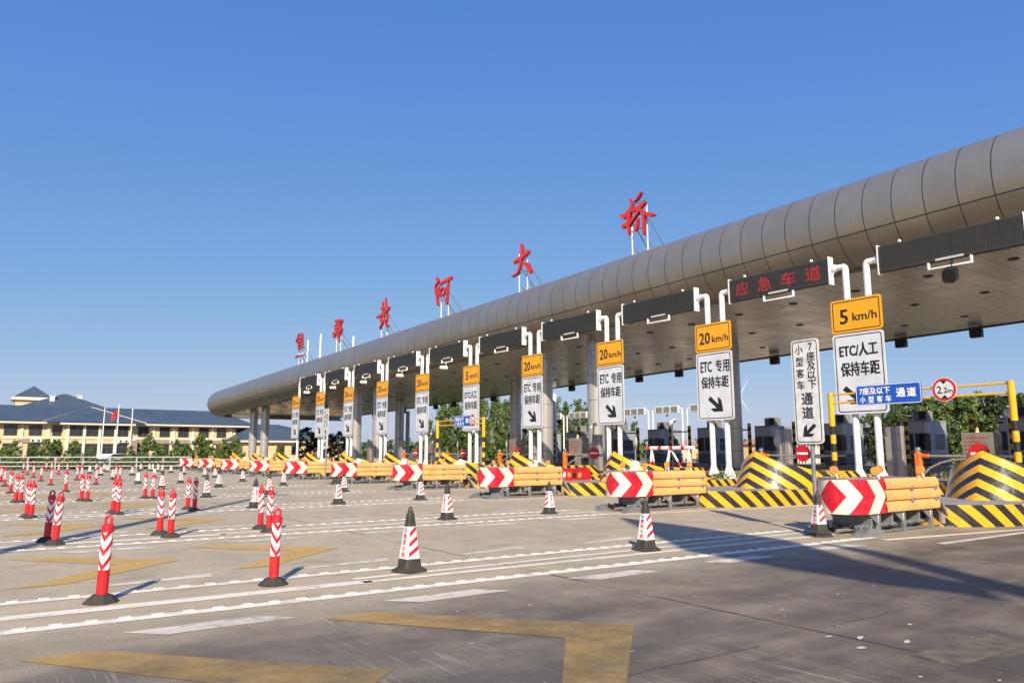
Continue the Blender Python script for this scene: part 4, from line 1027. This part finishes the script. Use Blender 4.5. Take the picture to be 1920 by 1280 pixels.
# fee displays with beacons
f0 = thing('fee_display', 'x', 'display', group='grey fee displays with red lettering')
mb = MB(); mb.box(0, .45, -.55, .55, 1.22, 2.04, 0, .02); mb.box(.1, .35, -.2, .2, .37, 1.22); mb.build('cabinet', 'acbox', f0)
mb = MB(); rr = random.Random(9)
for ro in range(4):
    u = -.45
    while u < (.3 if ro % 2 else .1):
        w = rr.uniform(.05, .11); mb.quad((-.006, -u, 1.40+.14*ro), (-.006, -u-w, 1.40+.14*ro), (-.006, -u-w, 1.45+.14*ro), (-.006, -u, 1.45+.14*ro)); u += w+.04
mb.build('red_rows', 'ledred', f0)
mb = MB(); mb.lathe([(.06, 0), (.06, .05)], (.2, .05, 2.04), 12, 1); mb.lathe([(.06, .05), (.055, .15), (.03, .19), (0, .2)], (.2, .05, 2.04), 12, 0); mb.build('beacon', ['amber', 'white'], f0)
for i, (n, x_) in enumerate(((0, 30.2), (3, 25.2), (4, 25.4), (5, 29.5), (7, 29.5))):
    lab = 'grey fee display box with amber beacon on '+lab_isl(n); loc = (x_, YC(n), 0)
    if i == 0: f0['label'] = lab; f0.location = loc
    else: dup(f0, lab, loc)

# toll booths with their guard frames
bt = thing('toll_booth', 'x', 'toll booth', group='grey toll booths on the islands')
def bshell(mb, x0, x1, hw, z0, z1, rr_, mat=0, inset=0):
    P = []
    for sx, sy, a0 in ((1, 1, 0), (-1, 1, 90), (-1, -1, 180), (1, -1, 270)):
        for k in range(5):
            a = radians(a0+90*k/4); cx = (x1-rr_) if sx > 0 else (x0+rr_); P.append((cx+rr_*cos(a), sy*(hw-rr_)+rr_*sin(a)))
    mb.prism(P, 'z', z0, z1, mat)
mb = MB(); bshell(mb, 0, 2.8, .84, .38, 3.3, .26); bshell(mb, -.03, 2.83, .87, 3.22, 3.34, .28); mb.build('cabin', 'booth', bt)
mb = MB(); bshell(mb, -.015, .5, .852, 2.55, 3.2, .255); mb.build('corner_cladding', 'boothpale', bt)
mb = MB(); bshell(mb, -.02, .62, .856, 1.42, 2.5, .262); mb.build('front_window', 'glass', bt)
for sg in (1, -1):
    mb = MB(); mb.prism(rrect(1.35, 1.05, .06, 1.55, 1.98), 'y', sg*.835, sg*.852); w = mb.build('side_window', 'glass', bt)
    mb = MB(); mb.box(.9, 2.2, min(sg*.85, sg*.862), max(sg*.85, sg*.862), 2.05, 2.08); mb.build('rail', 'booth', w)
mb = MB(); mb.box(.9, 1.75, -.45, .45, 3.38, 4.0, 0, .02); mb.box(.88, .9, -.38, .05, 3.44, 3.94, 1); mb.build('air_conditioner', ['acbox', 'black'], bt)
mb = MB()
for i_ in range(6): mb.box(-.05, 2.85, -.9, .9, .5+.13*i_, .58+.13*i_, i_ % 2, 0.01)
mb.build('bumper', ['black', 'greysteel'], bt)
for sg in (1, -1):
    mb = MB(); ring(mb, rrect(1.47, 1.17, .09, 1.55, 1.98), rrect(1.35, 1.05, .06, 1.55, 1.98), lambda u, v: (u, sg*.8555, v)); mb.build('window_frame', 'boothpale', bt)
mb = MB(); mb.box(-.035, .0, -.62, .62, 1.36, 1.43, 0, .01); mb.build('sill', 'boothpale', bt)
mb = MB(); mb.box(-.03, -.021, -.04, .04, 1.42, 2.5); mb.build('mullion', 'boothpale', bt)
for i, n in enumerate(range(1, 10)):
    lab = 'grey toll booth on '+lab_isl(n); loc = (49, YC(n), 0)
    if i == 0: bt['label'] = lab; bt.location = loc; p = bt
    else: p = dup(bt, lab, loc)
    if n == 4:
        mb = MB(); mb.box(.95, 2.05, -.875, -.85, 2.72, 3.12); q = mb.build('blue_plaque', 'signblue', p)
        mb = MB(); mb.box(1.0, 2.0, -.88, -.876, 2.95, 3.02); mb.box(1.0, 1.9, -.88, -.876, 2.82, 2.86); mb.build('white_line', 'whiteink', q)
uf = thing('overhead_guard', 'x', 'guard frame', group='black and yellow guard frames before the booths')
for y_ in (1.0, -1.0):
    mb = MB(); mb.tube([(0, y_, .37), (0, y_, 3.42)], .13, 12, 0, True, .56); mb.build('post', 'ybpole', uf)
mb = MB(); mb.tube([(0, -.9, 2.95), (0, .9, 2.95)], .05, 8, 0, True, .5); mb.build('crossbar', 'ybpole', uf)
for i, n in enumerate(range(0, 10)):
    lab = 'black and yellow banded guard frame on '+lab_isl(n); loc = (46, YC(n), 0)
    if i == 0: uf['label'] = lab; uf.location = loc
    else: dup(uf, lab, loc)

# signal gantries on the far side of the plaza
sg0 = thing('signal_gantry', 'x', 'signal', group='white lane signal gantries beyond the booths')
for y_ in (2.45, -2.45):
    mb = MB(); mb.tube([(0, y_, 0), (0, y_, 6.55), (0, y_*.98, 6.62), (0, y_*.8, 6.62)], .10, 10); mb.build('pole', 'white', sg0)
mb = MB(); mb.box(-.12, .12, -1.95, 1.95, 6.18, 7.05, 0, .03); bx = mb.build('lamp_case', 'white', sg0)
for y_ in (-1.25, 0, 1.25):
    mb = MB(); mb.box(-.135, -.12, y_-.52, y_+.52, 6.26, 6.96); mb.build('lamp_grille', 'acbox', bx)
mb = MB(); mb.tube([(0, -.45, 6.12), (0, -.45, 6.02), (0, .45, 6.02), (0, .45, 6.12)], .03, 6); mb.lathe([(.0, -.22), (.1, -.2), (.14, -.05), (.12, .06), (.0, .07)], (0, 0, 5.98), 10, 1); mb.build('camera', ['white', 'black'], sg0)
for i in range(9):
    lab = 'white three lamp signal gantry beyond the booths, '+ORD[i]+' from the right'; loc = (70, 58.2+S*i, 0)
    if i == 0: sg0['label'] = lab; sg0.location = loc
    else: dup(sg0, lab, loc)

# red water filled barrier, red and white trestle
wb = thing('water_barrier', 'red plastic water barrier between two islands, with amber discs', 'barrier', (18.3, 21.6, 0))
mb = MB(); P = [(-.22, 0), (.22, 0), (.22, .18), (.10, .30), (.08, .72), (-.08, .72), (-.10, .30), (-.22, .18)]
mb.prism(P, 'y', -1.0, 1.0); mb.box(-.1, .1, -.92, -.5, .72, .76, 0, .02); mb.box(-.1, .1, .5, .92, .72, .76, 0, .02); mb.build('body', 'postred', wb)
for y_, m_ in ((-.62, 'amber'), (-.32, 'black'), (-.02, 'amber')): mb = MB(); mb.disc((-.105, y_, .47), .10, 'x', 16, 0, .02); mb.build('disc_reflector', m_, wb)
for b_ in ((.2, .30, .38, .58), (.62, .9, .42, .50)): mb = MB(); mb.box(-.115, -.1, *b_); mb.build('white_reflector', 'whiteink', wb)
tr = thing('trestle_barrier', 'red and white trestle barrier standing across a lane behind a crash nose', 'barrier', (23, 20.9, 0))
mb = MB(); mb.tube([(0, -1.25, 1.48), (0, 1.25, 1.48)], .085, 12, 0, True, .62); mb.build('rail', 'rwpole', tr)
for y0_, y1_, x1_ in ((-1.0, -1.25, -.5), (-1.0, -.75, .5), (1.0, 1.25, .5), (1.0, .75, -.5), (0, 0, -.5), (-.05, -.6, .5), (.05, .6, .5)):
    mb = MB(); mb.tube([(0, y0_, 1.45), (x1_, y1_, 0)], .045, 8, 0, True, .8); mb.build('leg', 'rwpole', tr)

# ---------------------------------------------------------------- guard rail at the left edge
gr = thing('guard_rail', 'pale grey three bar guard rail along the left edge of the plaza', 'guard rail', (13.6, 61.9, 0))
dv = Vector((-.907, .421, 0)); Ln = 62.0
for z in (.95, .58, .28):
    mb = MB(); mb.tube([(0, 0, z), tuple(dv*Ln+Vector((0, 0, z)))], .045, 8); mb.build('bar', 'railgrey', gr)
k = 0
while k*1.9 < Ln:
    p_ = dv*(1.9*k); mb = MB(); mb.box(p_.x-.045, p_.x+.045, p_.y-.045, p_.y+.045, 0, .98); mb.build('upright', 'railgrey', gr); k += 1

# ---------------------------------------------------------------- office building
YF = 145.0
ob = thing('office_building', 'cream two storey office building with long slate blue hipped roof', 'building', (0, YF, 0))
mb = MB(); mb.box(-40, 42.2, 0, 16, 0, 6.4); mb.box(11.6, 21.7, -1.0, 0, 0, 6.0); mb.build('wall', 'wall', ob)
mb = MB(); mb.box(-40, 42.4, -.12, 0, 3.55, 3.8); mb.box(11.4, 21.9, -1.12, -1.0, 3.55, 3.8); mb.box(-41, 43, -1.3, 17, 6.0, 6.42); mb.box(11, 22.3, -2.1, -1.3, 5.9, 6.3)
for xx in (-2, 5.9, 9.6, 12.3, 14.7, 17.0, 19.4, 22.2, 25.6, 28.9, 32.2, 35.6, 38.9): mb.box(xx-.22, xx+.22, -.16-(1.0 if 12 < xx < 20 else 0), 0-(1.0 if 12 < xx < 20 else 0), 0, 6.0)
mb.build('trim', 'trim', ob)
for x0_, x1_ in ((5.6, 9.4), (22.95, 42)): mb = MB(); mb.box(x0_, x1_, -.2, -.12, 2.9, 3.5); mb.build('dado', 'pinkish', ob)
mb = MB(); mb.box(21.8, 22.9, -1.05, -.15, 0, 3.4); mb.build('dado', 'pinkish', ob)
def hip(mb, x0, x1, y0, y1, z0, z1, i0, i1, mat=0):
    yr = (y0+y1)/2
    v = [(x0, y0, z0), (x1, y0, z0), (x1, y1, z0), (x0, y1, z0), (x0+i0, yr, z1), (x1-i1, yr, z1)]
    mb.add(v, [(0, 1, 5, 4), (1, 2, 5), (2, 3, 4, 5), (3, 0, 4)], mat)
mb = MB(); hip(mb, -41.2, 43.2, -1.5, 17.2, 6.43, 9.35, 6, 4.5)
mb.add([(8.5, -2.3, 6.33), (24, -2.3, 6.33), (16.3, 7.5, 9.4)], [(0, 1, 2)]); mb.build('roof', 'roofblue', ob)
mb = MB(); mb.tube([(8.5, -2.34, 6.36), (16.3, 7.46, 9.43), (24, -2.34, 6.36)], .06, 4); mb.build('ridge_trim', 'trim', ob)
for x0_, x1_ in ((-10.6, -8.8), (-7, -5.2), (-3.6, -1.9), (.1, 1.8), (3.5, 5.2), (6.9, 8.6), (10.2, 11.4), (12.6, 14.5), (14.9, 16.8), (17.25, 19.2), (19.6, 21.3), (23.1, 24.7), (26.6, 28.2), (29.7, 31.4), (33.25, 34.9), (36.4, 38.0), (39.9, 41.5)):
    off = -1.0 if 11.6 < x0_ < 21.6 else 0.0
    for z0_, z1_ in ((4.1, 5.75), (.7, 2.75)):
        if z0_ < 1 and off: z0_ = .1
        mb = MB(); xw0 = max(x0_, 11.7) if off else x0_
        mb.box(xw0-.06, x1_+.06, off-.07, off-.005, z0_-.06, z1_+.06); w = mb.build('window', 'frame', ob)
        mb = MB(); xm = (xw0+x1_)/2
        for a, b in ((xw0, xm-.03), (xm+.03, x1_)):
            mb.box(a, b, off-.09, off-.071, z0_, z1_-.55); mb.box(a, b, off-.09, off-.071, z1_-.49, z1_)
        mb.build('pane', 'window', w)
for xx in (2.6, 7.6, 8.4, 10.6, 20.3, 21.2, 22.3, 25.0, 28.7, 29.4, 32.2, 32.9, 37.6, 38.5, 40.5):
    mb = MB(); o_ = -1.0 if 19.8 < xx < 21.6 else 0
    mb.box(xx-.4, xx+.4, o_-.5, o_-.13, 2.98, 3.5, 0, .03); mb.disc((xx-.1, o_-.51, 3.24), .2, 'y', 14, 1, .02); mb.build('air_conditioner', ['white', 'darksteel'], ob)
tw = thing('roof_tower', 'square cream stair tower with pyramid roof behind the office roof', 'building', (0, 165, 0))
mb = MB(); mb.box(5.2, 10.9, 0, 5.5, 0, 11.1); mb.build('wall', 'wall', tw)
mb = MB(); mb.box(4.6, 11.4, -.5, 6, 11.0, 11.55); mb.build('cornice', 'trim', tw)
mb = MB(); mb.add([(4.9, -.3, 11.56), (11.1, -.3, 11.56), (11.1, 5.8, 11.56), (4.9, 5.8, 11.56), (8.1, 2.7, 13.9)], [(0, 1, 4), (1, 2, 4), (2, 3, 4), (3, 0, 4)]); mb.build('roof', 'roofblue', tw)
rb = thing('rear_building', 'rear wing with slate blue pyramid roof rising behind the office', 'building', (0, 156, 0))
mb = MB(); mb.box(4, 21.5, 3, 14, 0, 9.0); mb.build('wall', 'wall', rb)
mb = MB(); mb.add([(3.2, 2, 8.6), (22.5, 2, 8.6), (22.5, 15, 8.6), (3.2, 15, 8.6), (12.6, 7.5, 12.3), (13.3, 7.5, 12.3)], [(0, 1, 5, 4), (1, 2, 5), (2, 3, 4, 5), (3, 0, 4)]); rf = mb.build('roof', 'roofblue', rb)
for xx, yy, zz in ((10.8, 5.5, 10.9), (15.3, 7.0, 11.3), (11.8, 2.6, 8.7)):
    mb = MB(); mb.box(xx-.4, xx+.4, yy-.3, yy+.3, zz-.3, zz+.75); mb.box(xx-.55, xx+.55, yy-.45, yy+.45, zz+.75, zz+.85); mb.build('chimney', 'white', rf)
ws = thing('low_building', 'low cream building with blue hipped roof behind the left columns', 'building', (0, 135, 0))
mb = MB(); mb.box(38.5, 58, 0, 9, 0, 3.2); mb.build('wall', 'wall', ws)
mb = MB(); mb.box(37.8, 58.8, -.8, 9.8, 3.1, 3.5); mb.build('trim', 'trim', ws)
mb = MB(); hip(mb, 37.6, 59, -.9, 9.9, 3.52, 6.5, 4.5, 13); mb.build('roof', 'roofblue', ws)
for xx in (44.5, 47.2, 50): mb = MB(); mb.box(xx, xx+1.4, -.06, -.01, .9, 2.5); mb.build('window', 'window', ws)
fp0 = None
for i, (x_, y_, h) in enumerate(((14.3, 117.9, 7.4), (15.9, 116.7, 7.75), (17.5, 115.6, 7.25))):
    lab = ['left white flagpole without flag before the office building', 'middle flagpole flying a red flag before the office building', 'right white flagpole without flag before the office building'][i]
    t = thing('flagpole', lab, 'flagpole', (x_, y_, 0), 'flagpoles before the office building')
    mb = MB(); mb.tube([(0, 0, 0), (0, 0, h)], [.10, .06], 8); mb.sphere((0, 0, h+.05), .1); mb.build('pole', 'white', t)
    if i == 1:
        mb = MB(); vs = []
        for a in range(9):
            for b in range(5):
                u = a/8; vs.append((-.07-1.0*u*.8, .12*sin(u*7+b*.4), h-.5-.95*b/4-.55*u*u-.25*u))
        mb.add(vs, [(a*5+b, a*5+5+b, a*5+6+b, a*5+1+b) for a in range(8) for b in range(4)], 0, None, True); mb.build('flag', 'flag', t)
# parked car
car = thing('parked_car', 'white parked car behind the left guard rail', 'car', (10.6, 81.1, 0), None, radians(215))
car.scale = (1, 1, .82)
mb = MB(); P = [(-2.2, .3), (2.2, .3), (2.25, .62), (2.0, .85), (1.1, .95), (.5, 1.42), (-1.1, 1.45), (-1.9, .98), (-2.25, .9)]
mb.prism(P, 'y', -.86, .86); mb.build('body', 'carpaint', car)
mb = MB()
for sg in (1, -1): mb.prism([(.95, .97), (.45, 1.36), (-1.05, 1.38), (-1.65, 1.0)], 'y', sg*.862, sg*.87)
mb.build('window', 'glass', car)
for x_ in (-1.4, 1.4):
    for sg in (1, -1): mb = MB(); mb.disc((x_, sg*.8, .32), .32, 'y', 18, 0, .2); mb.disc((x_, sg*.8, .32), .18, 'y', 14, 1, .22); mb.build('wheel', ['rubber', 'galv'], car)

# ---------------------------------------------------------------- trees
def crown(seed, h, rx, nleaf, shape, size, trunkh):
    r_ = random.Random(seed); mb = MB()
    cl = []
    nc = max(10, int(nleaf/45))
    for _ in range(nc):
        for _t in range(50):
            z = r_.random(); a = r_.uniform(0, 2*pi); q = sqrt(r_.random())
            if shape == 'oval': w = rx*(sin(pi*min(1, .12+z*.88))**.6)
            elif shape == 'drop': w = rx*min(1, .55+2.2*z)*(1-z)**.62
            elif shape == 'spire': w = rx*min(1, 5*z+.3)*(1-z)**.55
            else: w = rx*sin(pi*(.08+.88*z))**.5*(1-.35*z)
            if q > .35 or r_.random() < .3: break
        cl.append((w*q*cos(a), w*q*sin(a), trunkh+z*(h-trunkh), r_.uniform(.55, 1.2)))
    if shape == 'spire':
        for k in range(6): cl.append((r_.uniform(-.5, .5)*rx, r_.uniform(-.5, .5)*rx, h*r_.uniform(.85, 1.04), .6))
    for _ in range(nc//4):                                # ragged twigs that break the outline
        z = r_.uniform(.15, 1.0); a = r_.uniform(0, 2*pi)
        w = rx*(sin(pi*min(1, .12+z*.86))**.6 if shape in ('oval', 'round') else (1-z)**.6)*r_.uniform(.92, 1.22)
        cl.append((w*cos(a), w*sin(a), trunkh+z*(h-trunkh)*r_.uniform(.97, 1.07), r_.uniform(.3, .55)))
    for cx, cy, cz, s in cl:
        R_ = size*3.2*s; mi = 0 if r_.random() < .52 else (1 if r_.random() < .55 else 2)
        for _ in range(int(nleaf/nc*min(1.25, .35+.7*s))):
            d = Vector((r_.gauss(0, 1), r_.gauss(0, 1), r_.gauss(0, 1))).normalized()*R_*r_.random()**.5
            if shape == 'spire': d.z *= 1.9
            c = Vector((cx, cy, cz))+d
            n = (d.normalized()*.7+Vector((r_.uniform(-1, 1), r_.uniform(-1, 1), r_.uniform(-.3, 1)))).normalized()
            t1 = n.orthogonal().normalized(); t1 = (Matrix.Rotation(r_.uniform(0, 6.28), 3, n) @ t1); t2 = n.cross(t1)
            l = size*r_.uniform(.6, 1.2); w_ = l*.55
            mb.add([c-t1*l, c+t2*w_, c+t1*l, c-t2*w_], [(0, 1, 2, 3)], mi if r_.random() < .8 else r_.choice((0, 1, 2)))
    return mb
def trunk(seed, h, r0):
    r_ = random.Random(seed); mb = MB(); p = [(0, 0, 0), (r_.uniform(-.05, .05)*h*.3, r_.uniform(-.05, .05)*h*.3, h*.35), (r_.uniform(-.05, .05)*h*.4, 0, h*.8)]
    mb.tube(p, [r0, r0*.75, r0*.25], 7)
    for k in range(6):
        z = h*r_.uniform(.25, .65); a = r_.uniform(0, 6.28); l = h*r_.uniform(.15, .28)
        mb.tube([(0, 0, z), (l*.6*cos(a), l*.6*sin(a), z+l*.6), (l*.9*cos(a), l*.9*sin(a), z+l*1.1)], [r0*.35, r0*.2, r0*.06], 5)
    return mb
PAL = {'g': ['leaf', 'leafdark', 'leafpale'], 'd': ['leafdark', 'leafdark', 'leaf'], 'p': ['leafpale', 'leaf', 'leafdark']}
protos = {}
def tree(kind, pal, x_, y_, h, name, label, group, i):
    """kind -> unit tree of fixed proportions; scaled so that its top is at h"""
    key = (kind, pal, i % 3)
    spec = {'bush': (3.0, 1.25, 3200, 'drop', .095, .12), 'tree': (7.0, 2.4, 4600, 'oval', .15, .4), 'poplar': (9.0, 1.9, 4600, 'spire', .16, .3)}[kind]
    s = h/spec[0]
    if key not in protos:
        t = thing(name, label, 'tree', (x_, y_, 0), group)
        crown(31*len(protos)+5, spec[0], spec[1], spec[2], spec[3], spec[4], spec[5]).build('crown', PAL[pal], t)
        trunk(17*len(protos)+3, spec[0]*.9, spec[0]*.018).build('trunk', 'bark', t)
        protos[key] = t; t.scale = (s,)*3
    else: t = dup(protos[key], label, (x_, y_, 0), (i*1.7) % 6.28, (s*(.85+.3*((i*37) % 10)/10), s*(.85+.3*((i*53) % 10)/10), s))
    t.rotation_euler = (0, 0, (i*2.3) % 6.28)
small = [(2.0, 79.9, 1.86), (2.8, 79.3, 2.5), (4.3, 80.7, 2.2), (5.1, 77.7, 2.6), (6.0, 79.5, 2.6), (6.9, 73.9, 2.4), (8.3, 75.4, 1.67), (11.2, 73.3, 2.0), (12.1, 70.2, 2.95), (14.1, 76.1, 2.2), (14.0, 68.8, 2.5), (15.7, 72.5, 2.1), (15.7, 67.6, 3.0), (17.3, 71.3, 2.6), (17.3, 66.4, 2.5), (18.7, 67.9, 2.7), (26.5, 79.5, 2.1)]
for i, p_ in enumerate(small):
    tree('bush', 'p' if i % 2 == 1 else 'g', p_[0], p_[1], p_[2]*.93, 'small_tree', 'small leafy tree before the office building, '+(ORD+['last'])[i]+' from the left', 'small trees behind the guard rail', i)
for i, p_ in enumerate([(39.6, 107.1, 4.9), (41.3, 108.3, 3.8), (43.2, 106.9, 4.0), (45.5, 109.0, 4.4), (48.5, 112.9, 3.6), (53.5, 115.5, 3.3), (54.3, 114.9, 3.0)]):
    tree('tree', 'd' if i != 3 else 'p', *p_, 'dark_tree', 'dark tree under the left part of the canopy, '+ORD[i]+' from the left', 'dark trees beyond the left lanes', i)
pop = [(59.3, 105.1, 6.3), (58.4, 99.7, 9.2), (58.3, 96.0, 9.6), (61.5, 97.4, 9.5), (61.7, 93.6, 9.2), (65.2, 94.8, 9.6), (68.4, 96.1, 9.2), (71.9, 96.1, 8.4), (71.3, 91.6, 8.6), (71.0, 86.9, 9.0), (74.7, 89.2, 8.6), (73.6, 85.0, 8.6), (78.6, 88.8, 8.1), (77.2, 84.9, 8.7), (78.9, 83.7, 8.6), (81.6, 84.2, 7.8), (84.7, 84.4, 5.8)]
for i, p_ in enumerate(pop):
    tree('poplar', 'g', *p_, 'poplar_tree', 'tall spiky poplar behind the booths, '+(ORD+['last'])[i]+' from the left', 'poplars behind the toll booths', i)
rt = [(74.1, 39.1, 5.5), (71.8, 37.0, 6.0), (75.0, 37.2, 6.5), (73.9, 35.5, 6.2), (78.0, 36.2, 6.6), (76.0, 34.0, 6.3), (79.1, 34.2, 6.9), (78.1, 32.5, 6.5), (82.4, 33.1, 7.2), (80.2, 31.0, 6.8), (83.6, 30.9, 6.8), (82.4, 29.4, 6.8), (76.4, 41.1, 5.4), (83.5, 28.0, 6.6), (89.4, 29.2, 6.9)]
rt = sorted(rt, key=lambda p: p[0]*.811-p[1]*.584)
for i, p_ in enumerate(rt):
    tree('tree', 'g' if i % 3 else 'd', *p_, 'bushy_tree', 'dense bushy tree at the right behind the picket fence, '+ORD[i]+' from the left', 'trees behind the right booths', i)
for i, p_ in enumerate([(129.5, 116.2, 4.6), (135.3, 118.2, 3.7), (80.2, 53.1, 4.1), (79.0, 51.5, 4.6)]):
    tree('tree', 'p' if i > 1 else 'g', *p_, 'distant_tree', ['distant tree left of the pink roofed house', 'distant tree right of the pink roofed house', 'pale loose tree left of the large narrow white sign', 'taller pale tree beside the large narrow white sign'][i], 'loose trees between the booths', i)
# hedge behind the rail, distant tree line
def hedge(name, pts, h, w, n, size, seed, pal, label):
    r_ = random.Random(seed); mb = MB(); L = sum(hypot(b[0]-a[0], b[1]-a[1]) for a, b in zip(pts, pts[1:]))
    for a, b in zip(pts, pts[1:]):
        l = hypot(b[0]-a[0], b[1]-a[1])
        for _ in range(int(n*l/L)):
            t = r_.random(); hh = h*(.75+.25*sin(t*l*.9+seed)*sin(t*l*.37)); z = hh*r_.random()**.6
            c = Vector((a[0]+(b[0]-a[0])*t+r_.gauss(0, w), a[1]+(b[1]-a[1])*t+r_.gauss(0, w), z))
            nn = Vector((r_.uniform(-1, 1), r_.uniform(-1, 1), r_.uniform(-.3, 1))).normalized(); t1 = nn.orthogonal().normalized(); t2 = nn.cross(t1)
            s_ = size*r_.uniform(.6, 1.3); mb.add([c-t1*s_, c+t2*s_*.6, c+t1*s_, c-t2*s_*.6], [(0, 1, 2, 3)], r_.choice((0, 0, 1, 2)))
    o = mb.build(name, PAL[pal], None); tag(o, label, 'hedge'); o['kind'] = 'stuff'
hedge('clipped_hedge', [(-14, 76.5), (14, 63.6), (24, 70)], 1.0, .35, 9000, .10, 4, 'd', 'low dark hedge running behind the guard rail')
hedge('far_wood', [(20, 190), (110, 165), (190, 120), (230, 60), (240, 0)], 5.0, 3, 9000, .7, 8, 'd', 'low far off line of trees on the horizon')

def planting(name, n, x0, x1, hgt, pal, label, seed):
    r_ = random.Random(seed); mb = MB()
    for _ in range(1500):
        c = Vector((r_.uniform(x0, x1), YC(n)+r_.uniform(-.8, .8), .38+hgt*r_.random()))
        nn = Vector((r_.uniform(-1, 1), r_.uniform(-1, 1), r_.uniform(0, 1))).normalized(); t1 = nn.orthogonal().normalized(); t2 = nn.cross(t1); q = .05*r_.uniform(.6, 1.3)
        mb.add([c-t1*q, c+t2*q*.6, c+t1*q, c-t2*q*.6], [(0, 1, 2, 3)], r_.choice((0, 0, 1, 2)))
    tag(mb.build(name, pal, None), label, 'plants')['kind'] = 'stuff'
planting('low_planting', 1, 21.3, 26.2, .16, PAL['g'], 'low green planting on the second island, behind its striped block', 2)
planting('flower_planting', 0, 28.0, 31.5, .22, ['leafdark', 'leaf', 'lilac'], 'low lilac flowers on the island behind the nearest crash nose', 3)
# picket fence, far houses, masts, turbine
pf = thing('picket_fence', 'white picket fence behind the booths at the right', 'fence', (70, 46, 0))
mb = MB(); d_ = Vector((.62, -.78, 0))
for k in range(130):
    p_ = d_*(.32*k); mb.box(p_.x-.07, p_.x+.07, p_.y-.07, p_.y+.07, .1, 2.0 if k % 8 else 2.15); mb.add([(p_.x-.07, p_.y-.07, 2.0), (p_.x+.07, p_.y-.07, 2.0), (p_.x, p_.y, 2.2)], [(0, 1, 2)])
mb.build('pickets', 'tunnelwhite', pf)
mb = MB()
for z in (.5, 1.5): mb.tube([(0, .1, z), tuple(d_*41.3+Vector((0, .1, z)))], .07, 6)
mb.build('rail', 'tunnelwhite', pf)
for i, (x_, y_, w_, h_) in enumerate(((122, 109, 5, 2.6), (88, 62, 3.4, 2.4), (82.5, 50.5, 2.6, 2.2))):
    t = thing('small_house', ['small far house with pink tiled roof seen between booths', 'tiny pink roofed house right of a dark column', 'small pinkish house beside the large narrow white sign'][i], 'house', (x_, y_, 0), 'small pink roofed houses far off')
    mb = MB(); mb.box(-w_, w_, -w_*.6, w_*.6, 0, h_); mb.build('wall', 'wall', t)
    mb = MB(); hip(mb, -w_*1.1, w_*1.1, -w_*.75, w_*.75, h_, h_+w_*.28, w_*.5, w_*.5); mb.build('roof', 'pinkroof', t)
for i, (x_, y_, h) in enumerate(((40.0, 76.0, 10), (47.3, 58.3, 12), (46.4, 71.3, 11))):
    mb = MB(); mb.tube([(0, 0, 0), (0, 0, 1.2), (0, 0, h*.6)], [.32, .26, .22], 12)
    tag(mb.build('light_pole', 'white', None, (x_, y_, 0)), ['thick white pole under the canopy left of the middle', 'white pole behind the fourth sign from right', 'white pole behind the far height gantry'][i], 'pole', 'white poles behind the booths')
wt = thing('wind_turbine', 'distant white wind turbine half hidden behind a canopy column', 'wind turbine', (667, 505, 0))
mb = MB(); mb.tube([(0, 0, 0), (0, 0, 60)], [2.2, 1.3], 12); mb.build('tower', 'hazewhite', wt)
mb = MB(); mb.box(-2, 5, -1.5, 1.5, 59, 62, 0, .4); mb.build('nacelle', 'hazewhite', wt)
ex = Vector((.811, -.584, 0))
for a in (62, 182, 302):
    mb = MB(); dd = ex*cos(radians(a))+Vector((0, 0, sin(radians(a)))); pp = ex*-sin(radians(a))+Vector((0, 0, cos(radians(a))))
    c = Vector((-2.5, -2.5, 60.5)); v = [c-pp*.4, c+pp*.4, c+dd*7+pp*.8, c+dd*7-pp*.4, c+dd*23+pp*.14, c+dd*23-pp*.1]
    th = Vector((.5, .5, 0)); v2 = [q+th for q in v]
    mb.add(v+v2, [(0, 1, 2, 3), (3, 2, 4, 5), (7, 6, 9, 8), (8, 9, 11, 10), (1, 7, 8, 2), (2, 8, 10, 4), (0, 3, 9, 6), (3, 5, 11, 9), (4, 10, 11, 5)]); mb.build('blade', 'hazewhite', wt)

# ---------------------------------------------------------------- unseen behind the viewpoint: an invented two-bladed shadow caster, and a lamp mast
def at_h(x_, y_, h): k = h/math.tan(SUN_EL); return (x_-cos(SUN_AZ)*k, y_-sin(SUN_AZ)*k)
H1 = 11.0
mast = thing('shadow_caster', 'invented shadow caster, two flat blades on a mast added behind the viewpoint', 'mast', at_h(8.9, 1.2, H1)+(0,))
mx, my = at_h(8.9, 1.2, H1)
for P in ([(10.67, 11.12), (10.44, 9.25), (9.98, 6.77), (8.75, 4.9), (8.11, 3.38), (7.49, 2.96), (7.61, 3.47), (7.49, 4.09), (7.67, 5.65), (7.89, 7.0)], [(10.07, 6.39), (9.88, 5.36), (9.09, 4.12), (8.44, 3.15), (8.9, 1.0), (8.2, 1.0), (7.8, 2.92), (8.11, 3.38), (9.0, 4.62), (9.62, 5.55)]):
    mb = MB(); Q = [(a-mx, b-my) for a, b in [at_h(a, b, H1) for a, b in P]]; mb.prism(Q, 'z', H1-.06, H1+.06); mb.build('shadow_blade', 'white', mast)
mb = MB(); mb.tube([(0, 0, 0), (0, 0, H1)], [.2, .12], 12); mb.build('pole', 'galv', mast)
lm = thing('lamp_mast', 'tall grey lamp mast standing left behind the viewpoint', 'mast', at_h(7.5, 23.1, 15)+(0,))
mb = MB(); mb.tube([(0, 0, 0), (0, 0, 15)], [.20, .10], 12); mb.build('pole', 'galv', lm)
mb = MB(); mb.box(-.6, .6, -.12, .12, 14.9, 15.05, 0, .03); mb.build('lamp_head', 'galv', lm)
